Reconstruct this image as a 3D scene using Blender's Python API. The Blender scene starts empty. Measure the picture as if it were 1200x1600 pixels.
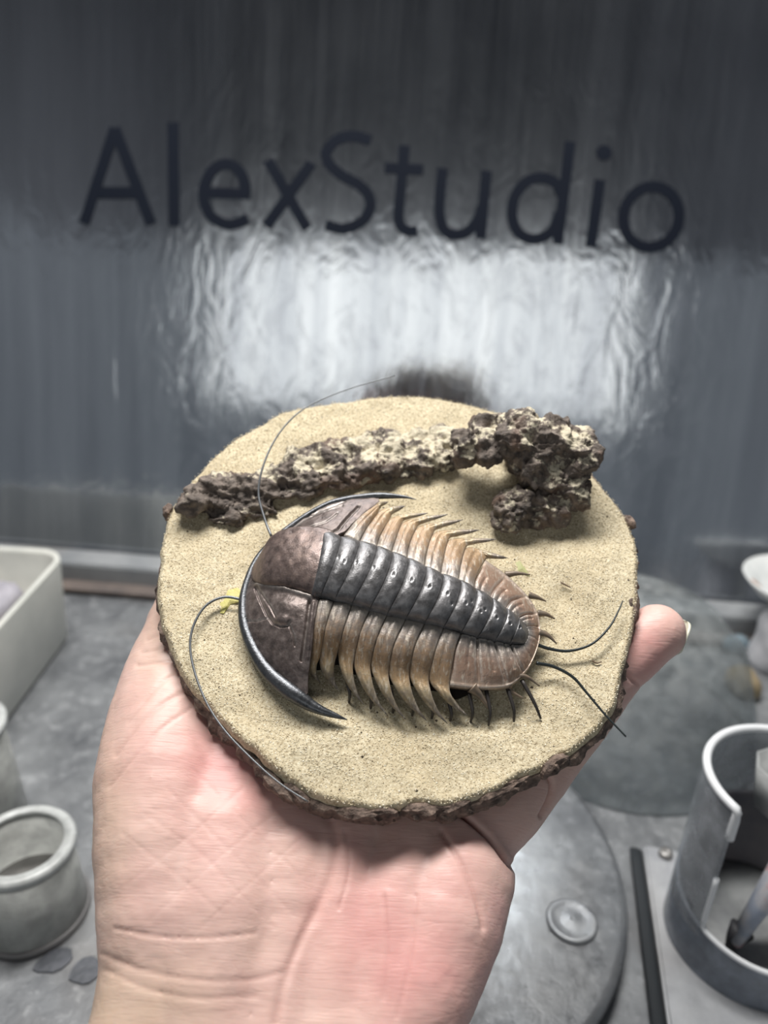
import bpy, bmesh, math, random
import numpy as np
from mathutils import Matrix, Vector

random.seed(7); RNG = np.random.default_rng(11)
scene = bpy.context.scene
COL = scene.collection

# ------------------------------------------------------------------ camera
FPX = 1200.0
PITCH, ROLL = math.radians(24), math.radians(3)
CAM = np.array([0, 0, .30])
FW = np.array([0, math.cos(PITCH), -math.sin(PITCH)])
_r0 = np.array([1., 0, 0]); _u0 = np.array([0, math.sin(PITCH), math.cos(PITCH)])
RT = math.cos(ROLL)*_r0 + math.sin(ROLL)*_u0
UP = -math.sin(ROLL)*_r0 + math.cos(ROLL)*_u0
cd = bpy.data.cameras.new('camera'); cam = bpy.data.objects.new('camera', cd); COL.objects.link(cam)
cd.sensor_fit = 'VERTICAL'; cd.sensor_height = 34.6; cd.sensor_width = 25.95
cd.lens = 34.6*FPX/1600; cd.clip_start = .005; cd.clip_end = 50
cam.matrix_world = Matrix(((RT[0], UP[0], -FW[0], CAM[0]), (RT[1], UP[1], -FW[1], CAM[1]), (RT[2], UP[2], -FW[2], CAM[2]), (0, 0, 0, 1)))
cd.dof.use_dof = True; cd.dof.focus_distance = .205; cd.dof.aperture_fstop = 9.0
scene.camera = cam

# ------------------------------------------------------------------ world, lights, exposure
vs = scene.view_settings
vs.view_transform = 'Standard'; vs.look = 'None'; vs.gamma = 1.0; vs.use_curve_mapping = False; vs.exposure = 0.0
w = bpy.data.worlds.new('room_light'); scene.world = w; w.use_nodes = True
w.node_tree.nodes['Background'].inputs[0].default_value = (.80, .90, 1.0, 1)
w.node_tree.nodes['Background'].inputs[1].default_value = .19

def area(name, loc, target, sx, sy, power, col):
    ld = bpy.data.lights.new(name, 'AREA'); ld.shape = 'RECTANGLE'; ld.size = sx; ld.size_y = sy
    ld.energy = power; ld.color = col
    o = bpy.data.objects.new(name, ld); COL.objects.link(o)
    o.location = loc
    o.rotation_euler = (Vector(target)-Vector(loc)).to_track_quat('-Z', 'Y').to_euler()
    return o
area('booth_ceiling_lamp', (-.08, .39, .95), (-.02, .22, .1), .62, .16, 13.2, (1.0, .975, .94))
area('daylight_window', (-.17, -1.60, .71), (-.17, .5, .71), 1.46, .56, 3.9, (1.0, 1.0, .97))

# ------------------------------------------------------------------ helpers
def ray(x, y): return FW + RT*((x-600)/FPX) - UP*((y-800)/FPX)
def hit(x, y, o, n):
    d = ray(x, y); return CAM + d*(np.dot(o-CAM, n)/np.dot(d, n))
def floor_pt(x, y, z=0.0): return hit(x, y, np.array([0, 0, z]), np.array([0, 0, 1.]))
# frame of the tilted disc: u right, v away, n out of the sand
TILT = math.radians(29)
DN = np.array([0, -math.sin(TILT), math.cos(TILT)]); DT = np.array([1., 0, 0]); DB = np.cross(DN, DT)
DO = CAM + ray(622, 935)*.22; DO = DO + .0006*DT + .0134*DB
def D(x, y, wmm=0.0):
    p = hit(x, y, DO + DN*(wmm*.001), DN) - DO
    return np.array([p@DT, p@DB, p@DN])
def d2w(p): p = np.asarray(p); return DO + p[..., 0:1]*DT + p[..., 1:2]*DB + p[..., 2:3]*DN
def proj(p):
    q = d2w(p) - CAM; z = q@FW
    return np.stack([600 + FPX*(q@RT)/z, 800 - FPX*(q@UP)/z], -1), z
def depth_of(p): return float((d2w(np.asarray(p)) - CAM)@FW)

def _hash(ix, iy, iz):
    h = (ix.astype(np.int64)*374761393 + iy.astype(np.int64)*668265263 + iz.astype(np.int64)*1274126177) & 0xffffffff
    h = ((h ^ (h >> 13))*1103515245) & 0xffffffff
    h = ((h ^ (h >> 16))*2654435761) & 0xffffffff
    return ((h ^ (h >> 15)) & 0xffff)/65535.0
def vnoise(p):
    i = np.floor(p).astype(np.int64); f = p-i; f = f*f*f*(f*(f*6-15)+10)
    r = 0
    for a in (0, 1):
        for b in (0, 1):
            for c in (0, 1):
                wgt = (f[..., 0] if a else 1-f[..., 0])*(f[..., 1] if b else 1-f[..., 1])*(f[..., 2] if c else 1-f[..., 2])
                r = r + wgt*_hash(i[..., 0]+a, i[..., 1]+b, i[..., 2]+c)
    return r
def fbm(p, octv=4, gain=.5):
    s = 0; a = 1; t = 0
    for k in range(octv):
        s = s + a*vnoise(p*(2.03**k)+k*17.3); t += a; a *= gain
    return s/t
def ridged(p, octv=3):
    s = 0; a = 1; t = 0
    for k in range(octv):
        s = s + a*(1-np.abs(2*vnoise(p*(2.07**k)+k*9.1)-1)); t += a; a *= .5
    return s/t

def crom(pts, n):
    """Catmull-Rom through pts (k, d), resampled at n uniform parameters."""
    P = np.asarray(pts, float); k = len(P)
    E = np.vstack([2*P[0]-P[1], P, 2*P[-1]-P[-2]])
    t = np.linspace(0, k-1, n); i = np.minimum(t.astype(int), k-2); f = (t-i)[:, None]
    p0, p1, p2, p3 = E[i], E[i+1], E[i+2], E[i+3]
    return .5*((2*p1)+(-p0+p2)*f+(2*p0-5*p1+4*p2-p3)*f*f+(-p0+3*p1-3*p2+p3)*f**3)

def link(name, me, mat=None, parent=None):
    o = bpy.data.objects.new(name, me); COL.objects.link(o)
    if mat is not None:
        me.materials.clear(); me.materials.append(mat)
    if parent is not None: o.parent = parent
    return o
def mesh(name, verts, faces, mat=None, parent=None, smooth=True, attrs=None):
    me = bpy.data.meshes.new(name)
    me.from_pydata([tuple(map(float, v)) for v in np.asarray(verts)], [], [tuple(int(i) for i in f) for f in faces])
    if smooth: me.polygons.foreach_set('use_smooth', [True]*len(me.polygons))
    for k, v in (attrs or {}).items():
        a = me.attributes.new(k, 'FLOAT', 'POINT'); a.data.foreach_set('value', np.asarray(v, np.float32).ravel())
    me.update()
    return link(name, me, mat, parent)
def grid_faces(n, m, closed_m=False, closed_n=False, off=0, flip=False):
    F = []
    for i in range(n if closed_n else n-1):
        i2 = (i+1) % n
        for j in range(m if closed_m else m-1):
            j2 = (j+1) % m
            q = (off+i*m+j, off+i2*m+j, off+i2*m+j2, off+i*m+j2)
            F.append(q[::-1] if flip else q)
    return F
def fix_normals(o):
    bm = bmesh.new(); bm.from_mesh(o.data); bmesh.ops.recalc_face_normals(bm, faces=bm.faces); bm.to_mesh(o.data); bm.free()
def tube_data(pts, rad, seg=10, flat=1.0):
    P = np.asarray(pts, float); n = len(P); rad = np.broadcast_to(np.asarray(rad, float), (n,))
    T = np.gradient(P, axis=0); T /= np.linalg.norm(T, axis=1)[:, None]+1e-12
    up = np.array([.13, .21, 1.]); V = []
    for i in range(n):
        a = np.cross(T[i], up); a /= np.linalg.norm(a)+1e-12; b = np.cross(a, T[i])
        for k in range(seg):
            t = 2*math.pi*k/seg
            V.append(P[i] + rad[i]*(math.cos(t)*a + flat*math.sin(t)*b))
    F = grid_faces(n, seg, closed_m=True)
    V.append(P[0]); V.append(P[-1]); c0, c1 = n*seg, n*seg+1
    for k in range(seg):
        F.append((c0, k, (k+1) % seg)); F.append((c1, (n-1)*seg+(k+1) % seg, (n-1)*seg+k))
    return np.array(V), F
def tube(name, pts, rad, mat, parent=None, seg=10, base=None, flat=1.0):
    V, F = tube_data(pts, rad, seg, flat)
    if base is not None: V = V-base
    o = mesh(name, V, F, mat, parent); fix_normals(o); return o
def lathe(name, prof, mat, parent=None, seg=64, close=True):
    """prof: list of (r, z); a closed outline gives walls with real thickness."""
    V = []; n = len(prof)
    for r, z in prof:
        for k in range(seg):
            t = 2*math.pi*k/seg; V.append((r*math.cos(t), r*math.sin(t), z))
    o = mesh(name, V, grid_faces(n, seg, closed_m=True, closed_n=close), mat, parent); 
    bm = bmesh.new(); bm.from_mesh(o.data); bmesh.ops.remove_doubles(bm, verts=bm.verts, dist=1e-7)
    bmesh.ops.recalc_face_normals(bm, faces=bm.faces); bm.to_mesh(o.data); bm.free()
    return o
def box(name, c, s, mat, parent=None, bev=0.0, rz=0.0):
    bm = bmesh.new(); bmesh.ops.create_cube(bm, size=1)
    for v in bm.verts: v.co = Vector((v.co.x*s[0], v.co.y*s[1], v.co.z*s[2]))
    if bev: bmesh.ops.bevel(bm, geom=bm.edges[:], offset=bev, segments=2, affect='EDGES')
    me = bpy.data.meshes.new(name); bm.to_mesh(me); bm.free()
    o = link(name, me, mat, parent); o.location = c; o.rotation_euler = (0, 0, rz); return o
def tag(o, label=None, cat=None, group=None, kind=None):
    if label: o['label'] = label
    if cat: o['category'] = cat
    if group: o['group'] = group
    if kind: o['kind'] = kind
    return o
def empty(name, loc, rot=(0, 0, 0)):
    o = bpy.data.objects.new(name, None); COL.objects.link(o); o.location = loc; o.rotation_euler = rot
    o.empty_display_size = .01; return o
def disc_empty(name, base): return empty(name, d2w(np.asarray(base, float)[None])[0], (TILT, 0, 0))
def modified(o, mods):
    """apply modifiers to o's mesh in place"""
    for kind, kw in mods:
        m = o.modifiers.new(kind, kind)
        for k, v in kw.items(): setattr(m, k, v)
    dg = bpy.context.evaluated_depsgraph_get(); dg.update()
    me = bpy.data.meshes.new_from_object(o.evaluated_get(dg))
    o.modifiers.clear(); old = o.data; o.data = me; me.name = old.name
    bpy.data.meshes.remove(old); return o
def get_vn(me):
    n = len(me.vertices); a = np.empty(n*3, np.float32); me.vertices.foreach_get('co', a)
    b = np.empty(n*3, np.float32); me.vertex_normals.foreach_get('vector', b)
    return a.reshape(-1, 3).astype(float), b.reshape(-1, 3).astype(float)
def set_v(me, a):
    me.vertices.foreach_set('co', np.asarray(a, np.float32).ravel()); me.update()
def blobs(items):
    """union-ready ellipsoids: (centre, (rx, ry, rz) or r)"""
    bm = bmesh.new()
    for c, r in items:
        r = (r, r, r) if np.isscalar(r) else r
        bmesh.ops.create_icosphere(bm, subdivisions=3, radius=1.0, matrix=Matrix.Translation(Vector(c)) @ Matrix.Diagonal((r[0], r[1], r[2], 1)))
    me = bpy.data.meshes.new('blob'); bm.to_mesh(me); bm.free(); return me
def seg_dist(q, a, b):
    d = b-a; t = np.clip(((q-a)@d)/(d@d+1e-9), 0, 1)
    return np.linalg.norm(q-(a+t[:, None]*d), axis=1)
def line_dist(q, pts):
    P = np.asarray(pts, float); m = np.full(len(q), 1e9)
    for a, b in zip(P[:-1], P[1:]): m = np.minimum(m, seg_dist(q, a, b))
    return m

# ------------------------------------------------------------------ materials
class NT:
    def __init__(s, name):
        s.m = bpy.data.materials.new(name); s.m.use_nodes = True; s.t = s.m.node_tree; s.n = s.t.nodes
        s.bsdf = s.n['Principled BSDF']; s.out = s.n['Material Output']
        s.co = s.n.new('ShaderNodeTexCoord').outputs['Object']
    def mapped(s, scale):
        m = s.n.new('ShaderNodeMapping'); m.inputs['Scale'].default_value = scale; s.t.links.new(s.co, m.inputs[0]); return m.outputs[0]
    def noise(s, scale, detail=3, rough=.55, dist=0, co=None):
        n = s.n.new('ShaderNodeTexNoise'); n.inputs['Scale'].default_value = scale; n.inputs['Detail'].default_value = detail
        n.inputs['Roughness'].default_value = rough; n.inputs['Distortion'].default_value = dist
        s.t.links.new(co or s.co, n.inputs['Vector']); return n.outputs['Fac']
    def voro(s, scale, feat='F1', co=None):
        n = s.n.new('ShaderNodeTexVoronoi'); n.feature = feat; n.inputs['Scale'].default_value = scale
        s.t.links.new(co or s.co, n.inputs['Vector']); return n.outputs['Distance']
    def ramp(s, fac, stops):
        r = s.n.new('ShaderNodeValToRGB'); e = r.color_ramp.elements
        while len(e) < len(stops): e.new(.5)
        for el, (p, c) in zip(e, stops):
            el.position = p; el.color = (*c, 1) if not np.isscalar(c) else (c, c, c, 1)
        s.t.links.new(fac, r.inputs[0]); return r.outputs[0]
    def mix(s, fac, a, b, mode='MIX'):
        m = s.n.new('ShaderNodeMix'); m.data_type = 'RGBA'; m.blend_type = mode
        for sock, v in ((m.inputs['Factor'], fac), (m.inputs['A'], a), (m.inputs['B'], b)):
            if isinstance(v, bpy.types.NodeSocket): s.t.links.new(v, sock)
            elif np.isscalar(v): sock.default_value = v
            else: sock.default_value = (*v, 1)
        return m.outputs['Result']
    def mix2(s, fac, a, b):
        m = s.n.new('ShaderNodeMix'); m.data_type = 'RGBA'
        for sock, v in ((m.inputs[0], fac), (m.inputs[6], a), (m.inputs[7], b)):
            if isinstance(v, bpy.types.NodeSocket): s.t.links.new(v, sock)
            elif np.isscalar(v): sock.default_value = v
            else: sock.default_value = (*v, 1)
        return m.outputs[2]
    def math(s, op, a, b=0.0):
        m = s.n.new('ShaderNodeMath'); m.operation = op
        for sock, v in zip(m.inputs, (a, b)):
            if isinstance(v, bpy.types.NodeSocket): s.t.links.new(v, sock)
            else: sock.default_value = v
        return m.outputs[0]
    def attr(s, name):
        a = s.n.new('ShaderNodeAttribute'); a.attribute_name = name; return a.outputs['Fac']
    def bump(s, h, strength, dist, prev=None):
        b = s.n.new('ShaderNodeBump'); b.inputs['Strength'].default_value = strength; b.inputs['Distance'].default_value = dist
        s.t.links.new(h, b.inputs['Height'])
        if prev: s.t.links.new(prev, b.inputs['Normal'])
        return b.outputs[0]
    def fin(s, col=None, rough=.5, metal=0.0, normal=None, **kw):
        def put(k, v):
            if v is None: return
            sock = s.bsdf.inputs[k]
            if isinstance(v, bpy.types.NodeSocket): s.t.links.new(v, sock)
            elif np.isscalar(v): sock.default_value = v
            else: sock.default_value = (*v, 1) if len(v) == 3 and sock.type == 'RGBA' else v
        put('Base Color', col); put('Roughness', rough); put('Metallic', metal); put('Normal', normal)
        for k, v in kw.items(): put(k.replace('_', ' '), v)
        return s.m

def m_sand():
    s = NT('sand'); g = s.noise(1500, 2); b = s.noise(60, 3)
    c = s.ramp(g, [(.28, (.26, .20, .12)), (.42, (.54, .46, .31)), (.6, (.66, .58, .41)), (.78, (.82, .76, .60))])
    c = s.mix2(s.ramp(b, [(.42, 0.0), (.68, .45)]), c, (.50, .41, .26))
    n = s.bump(g, .5, .0004); return s.fin(c, .92, 0, n)
def m_grain():
    s = NT('sand_grain'); v = s.attr('rnd')
    c = s.ramp(v, [(0, (.20, .15, .10)), (.05, (.40, .32, .20)), (.35, (.57, .49, .33)), (.7, (.70, .62, .45)), (1, (.90, .86, .74))])
    return s.fin(c, .6)
def m_bark():
    s = NT('bark'); n1 = s.noise(260, 4, .65); n2 = s.noise(900, 3, .6); n3 = s.noise(90, 2)
    c = s.ramp(n1, [(.3, (.04, .032, .028)), (.5, (.13, .105, .088)), (.66, (.22, .18, .15)), (.8, (.36, .32, .28))])
    c = s.mix2(s.ramp(n3, [(.55, 0.0), (.75, .5)]), c, (.20, .10, .06))
    dust = s.attr('dust')
    d = s.math('ADD', dust, s.math('MULTIPLY', s.math('SUBTRACT', n2, .5), .9))
    c = s.mix2(s.ramp(d, [(.42, 0.0), (.64, 1.0)]), c, (.58, .52, .39))
    n = s.bump(n2, .7, .0006, s.bump(n1, .6, .0012)); return s.fin(c, .8, 0, n)
def m_rim_bark():
    s = NT('edge_bark'); n1 = s.noise(350, 4, .65); n2 = s.noise(1100, 3)
    c = s.ramp(n1, [(.3, (.035, .025, .021)), (.5, (.14, .10, .08)), (.68, (.26, .19, .15)), (.85, (.42, .34, .26))])
    return s.fin(c, .85, 0, s.bump(n2, .7, .0006, s.bump(n1, .6, .001)))
def m_shell(name, stops, metal=.55, rough=.36, edge=(.62, .58, .54), edge_amt=.6, attr=None, scale=420):
    s = NT(name); n1 = s.noise(scale, 4, .6); n2 = s.noise(2200, 2)
    f = s.attr(attr) if attr else n1
    if attr: f = s.math('ADD', f, s.math('MULTIPLY', s.math('SUBTRACT', n1, .5), .35))
    c = s.ramp(f, stops)
    c = s.mix2(s.ramp(n2, [(.5, 0.0), (.75, .35)]), c, tuple(min(1, .5*x+.12) for x in stops[-1][1]))
    if attr: c = s.mix2(s.ramp(s.noise(1.0, 3, .6, .4, s.mapped((1500, 260, 700))), [(.54, 0.0), (.66, .55)]), c, (.58, .52, .43))
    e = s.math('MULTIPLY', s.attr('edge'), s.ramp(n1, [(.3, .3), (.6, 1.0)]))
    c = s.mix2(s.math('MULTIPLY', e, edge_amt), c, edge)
    n = s.bump(n2, .30, .0002, s.bump(n1, .25, .0004))
    r = s.ramp(n1, [(.3, rough-.08), (.7, rough+.12)])
    return s.fin(c, r, metal, n)
def m_skin():
    s = NT('skin'); n1 = s.noise(38, 3, .5); n2 = s.noise(120, 3)
    c = s.ramp(n1, [(.30, (.66, .42, .375)), (.45, (.67, .45, .395)), (.58, (.685, .475, .41)), (.72, (.66, .425, .385))])
    c = s.mix2(s.attr('pale'), c, (.63, .47, .35))
    c = s.mix2(s.attr('pink'), c, (.70, .34, .32))
    c = s.mix2(s.ramp(n2, [(.45, 0.0), (.7, .25)]), c, (.71, .52, .46))
    c = s.mix2(s.attr('crease'), c, (.42, .18, .14))
    def lines(ang, sc, k):
        m = s.n.new('ShaderNodeMapping'); m.inputs['Rotation'].default_value = (0, 0, ang); m.inputs['Scale'].default_value = (sc*.09, sc, sc*.4); s.t.links.new(s.co, m.inputs[0])
        return s.ramp(s.noise(1.0, 2, .5, k, m.outputs[0]), [(.44, 1.0), (.49, 0.0), (.51, 0.0), (.56, 1.0)])
    l2 = s.noise(900, 3)
    n = s.bump(l2, .10, .0003)
    for a, sc, k in ((.75, 260, .6), (-.9, 300, .6), (.15, 420, .8), (-.35, 520, .8)): n = s.bump(lines(a, sc, k), .065, .0003, n)
    return s.fin(c, .46, 0, n, Subsurface_Weight=.15, Subsurface_Radius=(.005, .0018, .001), Subsurface_Scale=1.0, Specular_IOR_Level=.4)
def m_simple(name, col, rough=.5, metal=0.0, col2=None, scale=60, bump=0.0, bscale=300, **kw):
    s = NT(name)
    c = col if col2 is None else s.ramp(s.noise(scale, 4, .6), [(.35, col), (.65, col2)])
    n = s.bump(s.noise(bscale, 3), bump, .001) if bump else None
    return s.fin(c, rough, metal, n, **kw)
def m_wall():
    s = NT('brushed_steel'); st = s.noise(9, 4, .6, 0, s.mapped((6, 1, .35)))
    st2 = s.noise(40, 3, .6, 0, s.mapped((8, 1, .25))); cr = s.noise(30, 3, .6, 1.2, s.mapped((1.6, 1, .7))); cl = s.noise(6, 3)
    c = s.ramp(st, [(.3, (.37, .39, .42)), (.7, (.58, .60, .62))])
    r = s.math('ADD', s.math('MULTIPLY', st2, .10), s.math('MULTIPLY', cl, .15))
    n = s.bump(cr, .30, .0012, s.bump(st2, .03, .0004))
    m = s.fin(c, r, 1.0, n)
    # thin film of grey overspray, with curly film glints painted into it
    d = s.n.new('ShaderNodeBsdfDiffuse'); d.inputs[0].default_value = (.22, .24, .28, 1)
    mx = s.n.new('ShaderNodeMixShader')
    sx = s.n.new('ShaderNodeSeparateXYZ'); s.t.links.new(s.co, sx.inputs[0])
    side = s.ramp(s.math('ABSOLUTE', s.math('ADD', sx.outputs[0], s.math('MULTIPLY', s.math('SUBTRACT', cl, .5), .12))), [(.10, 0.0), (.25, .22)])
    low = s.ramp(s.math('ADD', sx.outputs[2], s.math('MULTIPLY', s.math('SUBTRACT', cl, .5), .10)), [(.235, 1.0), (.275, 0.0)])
    film_glint = s.math('MULTIPLY', low, s.ramp(s.noise(34, 4, .62, 2.2, s.mapped((1.5, 1, .7))), [(.47, 0.0), (.62, .24)]))  # paler curls imitate glints on the crinkled film
    film_glint = s.math('MULTIPLY', film_glint, s.ramp(s.math('ABSOLUTE', s.math('SUBTRACT', sx.outputs[0], .02)), [(.15, 1.0), (.22, .08)]))
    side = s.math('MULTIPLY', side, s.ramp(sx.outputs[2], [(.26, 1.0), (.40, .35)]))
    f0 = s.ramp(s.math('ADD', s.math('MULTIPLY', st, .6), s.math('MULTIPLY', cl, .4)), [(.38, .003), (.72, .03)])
    s.t.links.new(s.math('ADD', s.math('ADD', f0, side), film_glint), mx.inputs[0])
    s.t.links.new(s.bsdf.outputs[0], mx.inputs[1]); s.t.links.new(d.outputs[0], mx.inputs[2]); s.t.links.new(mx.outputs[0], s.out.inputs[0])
    return m
def m_floor(name='grimy_steel', a=(.115, .122, .132), b=(.26, .27, .28), rough=.42, metal=.35):
    s = NT(name); n1 = s.noise(22, 5, .6); n2 = s.noise(160, 4, .65); n3 = s.noise(9, 3)
    c = s.ramp(n1, [(.32, a), (.66, b)])
    c = s.mix2(s.ramp(n2, [(.56, 0.0), (.72, .5)]), c, (.42, .43, .44))
    c = s.mix2(s.ramp(n3, [(.56, 0.0), (.72, .35)]), c, (.20, .17, .14))
    return s.fin(c, s.ramp(n2, [(.3, rough-.1), (.7, rough+.2)]), metal, s.bump(n2, .35, .0008))
def m_clear(name, tint, opac, rough=.25, dirt=.3):
    """thin dusty plastic"""
    s = NT(name); n1 = s.noise(90, 4, .6)
    c = s.ramp(n1, [(.35, tuple(x*.72 for x in tint)), (.65, tint)])
    m = s.fin(c, rough, 0, s.bump(n1, .2, .0008))
    tr = s.n.new('ShaderNodeBsdfTransparent'); tr.inputs[0].default_value = (.9, .92, .93, 1)
    mx = s.n.new('ShaderNodeMixShader'); s.t.links.new(s.ramp(n1, [(.3, max(0, opac-dirt/2)), (.7, min(1, opac+dirt/2))]), mx.inputs[0])
    s.t.links.new(tr.outputs[0], mx.inputs[1]); s.t.links.new(s.bsdf.outputs[0], mx.inputs[2]); s.t.links.new(mx.outputs[0], s.out.inputs[0])
    return m

M = dict(
    sand=m_sand(), grain=m_grain(), bark=m_bark(), rim_bark=m_rim_bark(), skin=m_skin(), wall=m_wall(), floor=m_floor(),
    head=m_shell('bronze_head', [(.3, (.085, .068, .063)), (.5, (.15, .118, .108)), (.7, (.23, .19, .175))], .5, .42, edge_amt=.7),
    glab=m_shell('bronze_glabella', [(.3, (.09, .066, .060)), (.5, (.165, .122, .11)), (.7, (.25, .185, .16))], .5, .42, edge_amt=.5),
    rim=m_shell('graphite_rim', [(.3, (.055, .06, .065)), (.6, (.10, .105, .115)), (.8, (.15, .15, .16))], .7, .34, edge_amt=.3),
    ring=m_shell('graphite_ring', [(.3, (.11, .105, .105)), (.5, (.16, .158, .162)), (.7, (.23, .225, .23))], .6, .40, edge=(.62, .62, .63), edge_amt=.5),
    pleura=m_shell('rust_pleura', [(.0, (.26, .235, .22)), (.12, (.24, .20, .17)), (.28, (.31, .20, .115)), (.45, (.36, .245, .135)), (.60, (.34, .27, .17)), (.78, (.20, .165, .13)), (1, (.10, .09, .085))], .30, .44, edge=(.62, .56, .48), edge_amt=.5, attr='tc', scale=600),
    tail=m_shell('rust_tail', [(.0, (.27, .255, .245)), (.25, (.25, .21, .185)), (.55, (.32, .21, .155)), (.8, (.35, .23, .165)), (1, (.36, .28, .22))], .35, .38, edge=(.68, .62, .56), edge_amt=.6, attr='tc', scale=600),
    dark=m_simple('underside_shade_dark', (.014, .012, .011), .95, Specular_IOR_Level=.1), leg=m_simple('leg_black', (.035, .03, .028), .5),
    wire=m_simple('wire_grey', (.16, .17, .18), .38, .6), wire_dark=m_simple('wire_black', (.025, .032, .034), .35, .3),
)
M['spine_tip'] = m_simple('spine_brown', (.16, .13, .10), .45, .2, (.24, .18, .13), 600)

# ================================================================== the setting
floor_me = box('floor', (0, .15, -.004), (1.6, 1.5, .008), M['floor']); tag(floor_me, 'grimy grey steel booth floor with overspray stains', kind='structure')
WL, WR = floor_pt(120, 890), floor_pt(1100, 970)
wx = (WR-WL)/np.linalg.norm(WR-WL); LEAN = math.radians(12)
back = np.cross(np.array([0, 0, 1.]), wx)
wup = math.cos(LEAN)*np.array([0, 0, 1.]) + math.sin(LEAN)*back
wn = np.cross(wx, wup)          # out of the wall, towards the viewer
if wn[1] > 0: wn = -wn
WO = (WL+WR)/2
def wall_pt(x, y, off=0.0): return hit(x, y, WO+wn*off, wn)
def wall_local(p): q = p-WO; return np.array([q@wx, q@wup])
# wall: own frame (x along, z up the sheet)
wallM = Matrix(((wx[0], -wn[0], wup[0], WO[0]), (wx[1], -wn[1], wup[1], WO[1]), (wx[2], -wn[2], wup[2], WO[2]), (0, 0, 0, 1)))
bm = bmesh.new(); bmesh.ops.create_cube(bm, size=1)
for v in bm.verts: v.co = Vector((v.co.x*1.5, v.co.y*.006+.003, v.co.z*1.02+.51-.01))
me = bpy.data.meshes.new('wall_back'); bm.to_mesh(me); bm.free()
wall = link('wall_back', me, M['wall']); wall.matrix_world = wallM
tag(wall, 'stained brushed stainless steel back wall', kind='structure')
hood = box('ceiling', (0, -.40, 1.0), (3.2, 2.44, .01), m_simple('hood_dark', (.014, .020, .038), .6)); tag(hood, 'dark hood overhead, out of view, shaped for its reflection in the wall', kind='structure')  # unseen; sized and tinted to darken the reflection in the upper wall

# steel lip at the foot of the wall
lip = empty('trim_1', WO+wn*.012); lip.rotation_euler = (0, 0, math.atan2(wx[1], wx[0])); tag(lip, 'grey steel lip along the foot of the back wall', kind='structure')
box('lip_strip', (0, 0, .008), (1.4, .024, .016), m_floor('lip_steel', (.24, .255, .27), (.36, .37, .38), .4, .2), lip, .0012)
box('lip_shadow_strip', (0, -.019, .0012), (1.4, .014, .0024), m_simple('lip_shadow_brown', (.10, .085, .08), .7, 0, (.16, .13, .115), 40), lip, .0004)  # brown shadow in front of the lip, laid as a dark strip

# lettering on the wall, each letter a flat painted shape
def zA(x, y): return (100+x/2.3077, 160+y/2.3077)
def zB(x, y): return (580+x/2.3077, 180+y/2.3077)
E_ = lambda cx, cy, rx, ry, n=40, tilt=0: [(cx+rx*math.cos(t)+tilt*ry*math.sin(t), cy+ry*math.sin(t)) for t in np.linspace(0, 2*math.pi, n)]
letters = [
    ('A', zA, [[(72, 436), (183, 92)], [(183, 92), (314, 438)], [(125, 324), (262, 324)]]),
    ('l', zA, [[(393, 72), (397, 446)]]),
    ('e', zA, [[(512, 326), (672, 330)], [(656, 330), (650, 285), (625, 240), (580, 222), (535, 245), (506, 300), (505, 355), (530, 410), (585, 440), (630, 434), (664, 418)]]),
    ('x', zA, [[(735, 208), (877, 457)], [(893, 218), (728, 448)]]),
    ('S', zA, [[(1106, 138), (1045, 121), (985, 134), (946, 178), (955, 220), (1000, 262), (1060, 295), (1098, 335), (1104, 380), (1075, 428), (1010, 456), (942, 442)]]),
    ('t', zB, [[(120, 108), (108, 250), (98, 360), (108, 402), (135, 418), (168, 414)], [(48, 190), (188, 197)]]),
    ('u', zB, [[(258, 190), (248, 290), (247, 360), (265, 415), (305, 432), (350, 418), (385, 375), (400, 330)], [(416, 200), (394, 446)]]),
    ('d', zB, [[(690, 290), (665, 245), (615, 226), (560, 240), (520, 290), (508, 355), (525, 415), (570, 446), (620, 440), (660, 405), (680, 350)], [(718, 95), (672, 466)]]),
    ('i', zB, [[(826, 232), (791, 476)]]),
    ('o', zB, [E_(1010, 367, 100, 110, 40, -.06)]),
]
paint = m_simple('navy_black_paint', (.005, .008, .016), .75, Specular_IOR_Level=.15)
ltr = empty('wall_lettering', wall_pt(600, 380, .0002)); 
tag(ltr, 'navy black lettering reading AlexStudio painted on the steel back wall', 'lettering')
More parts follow.
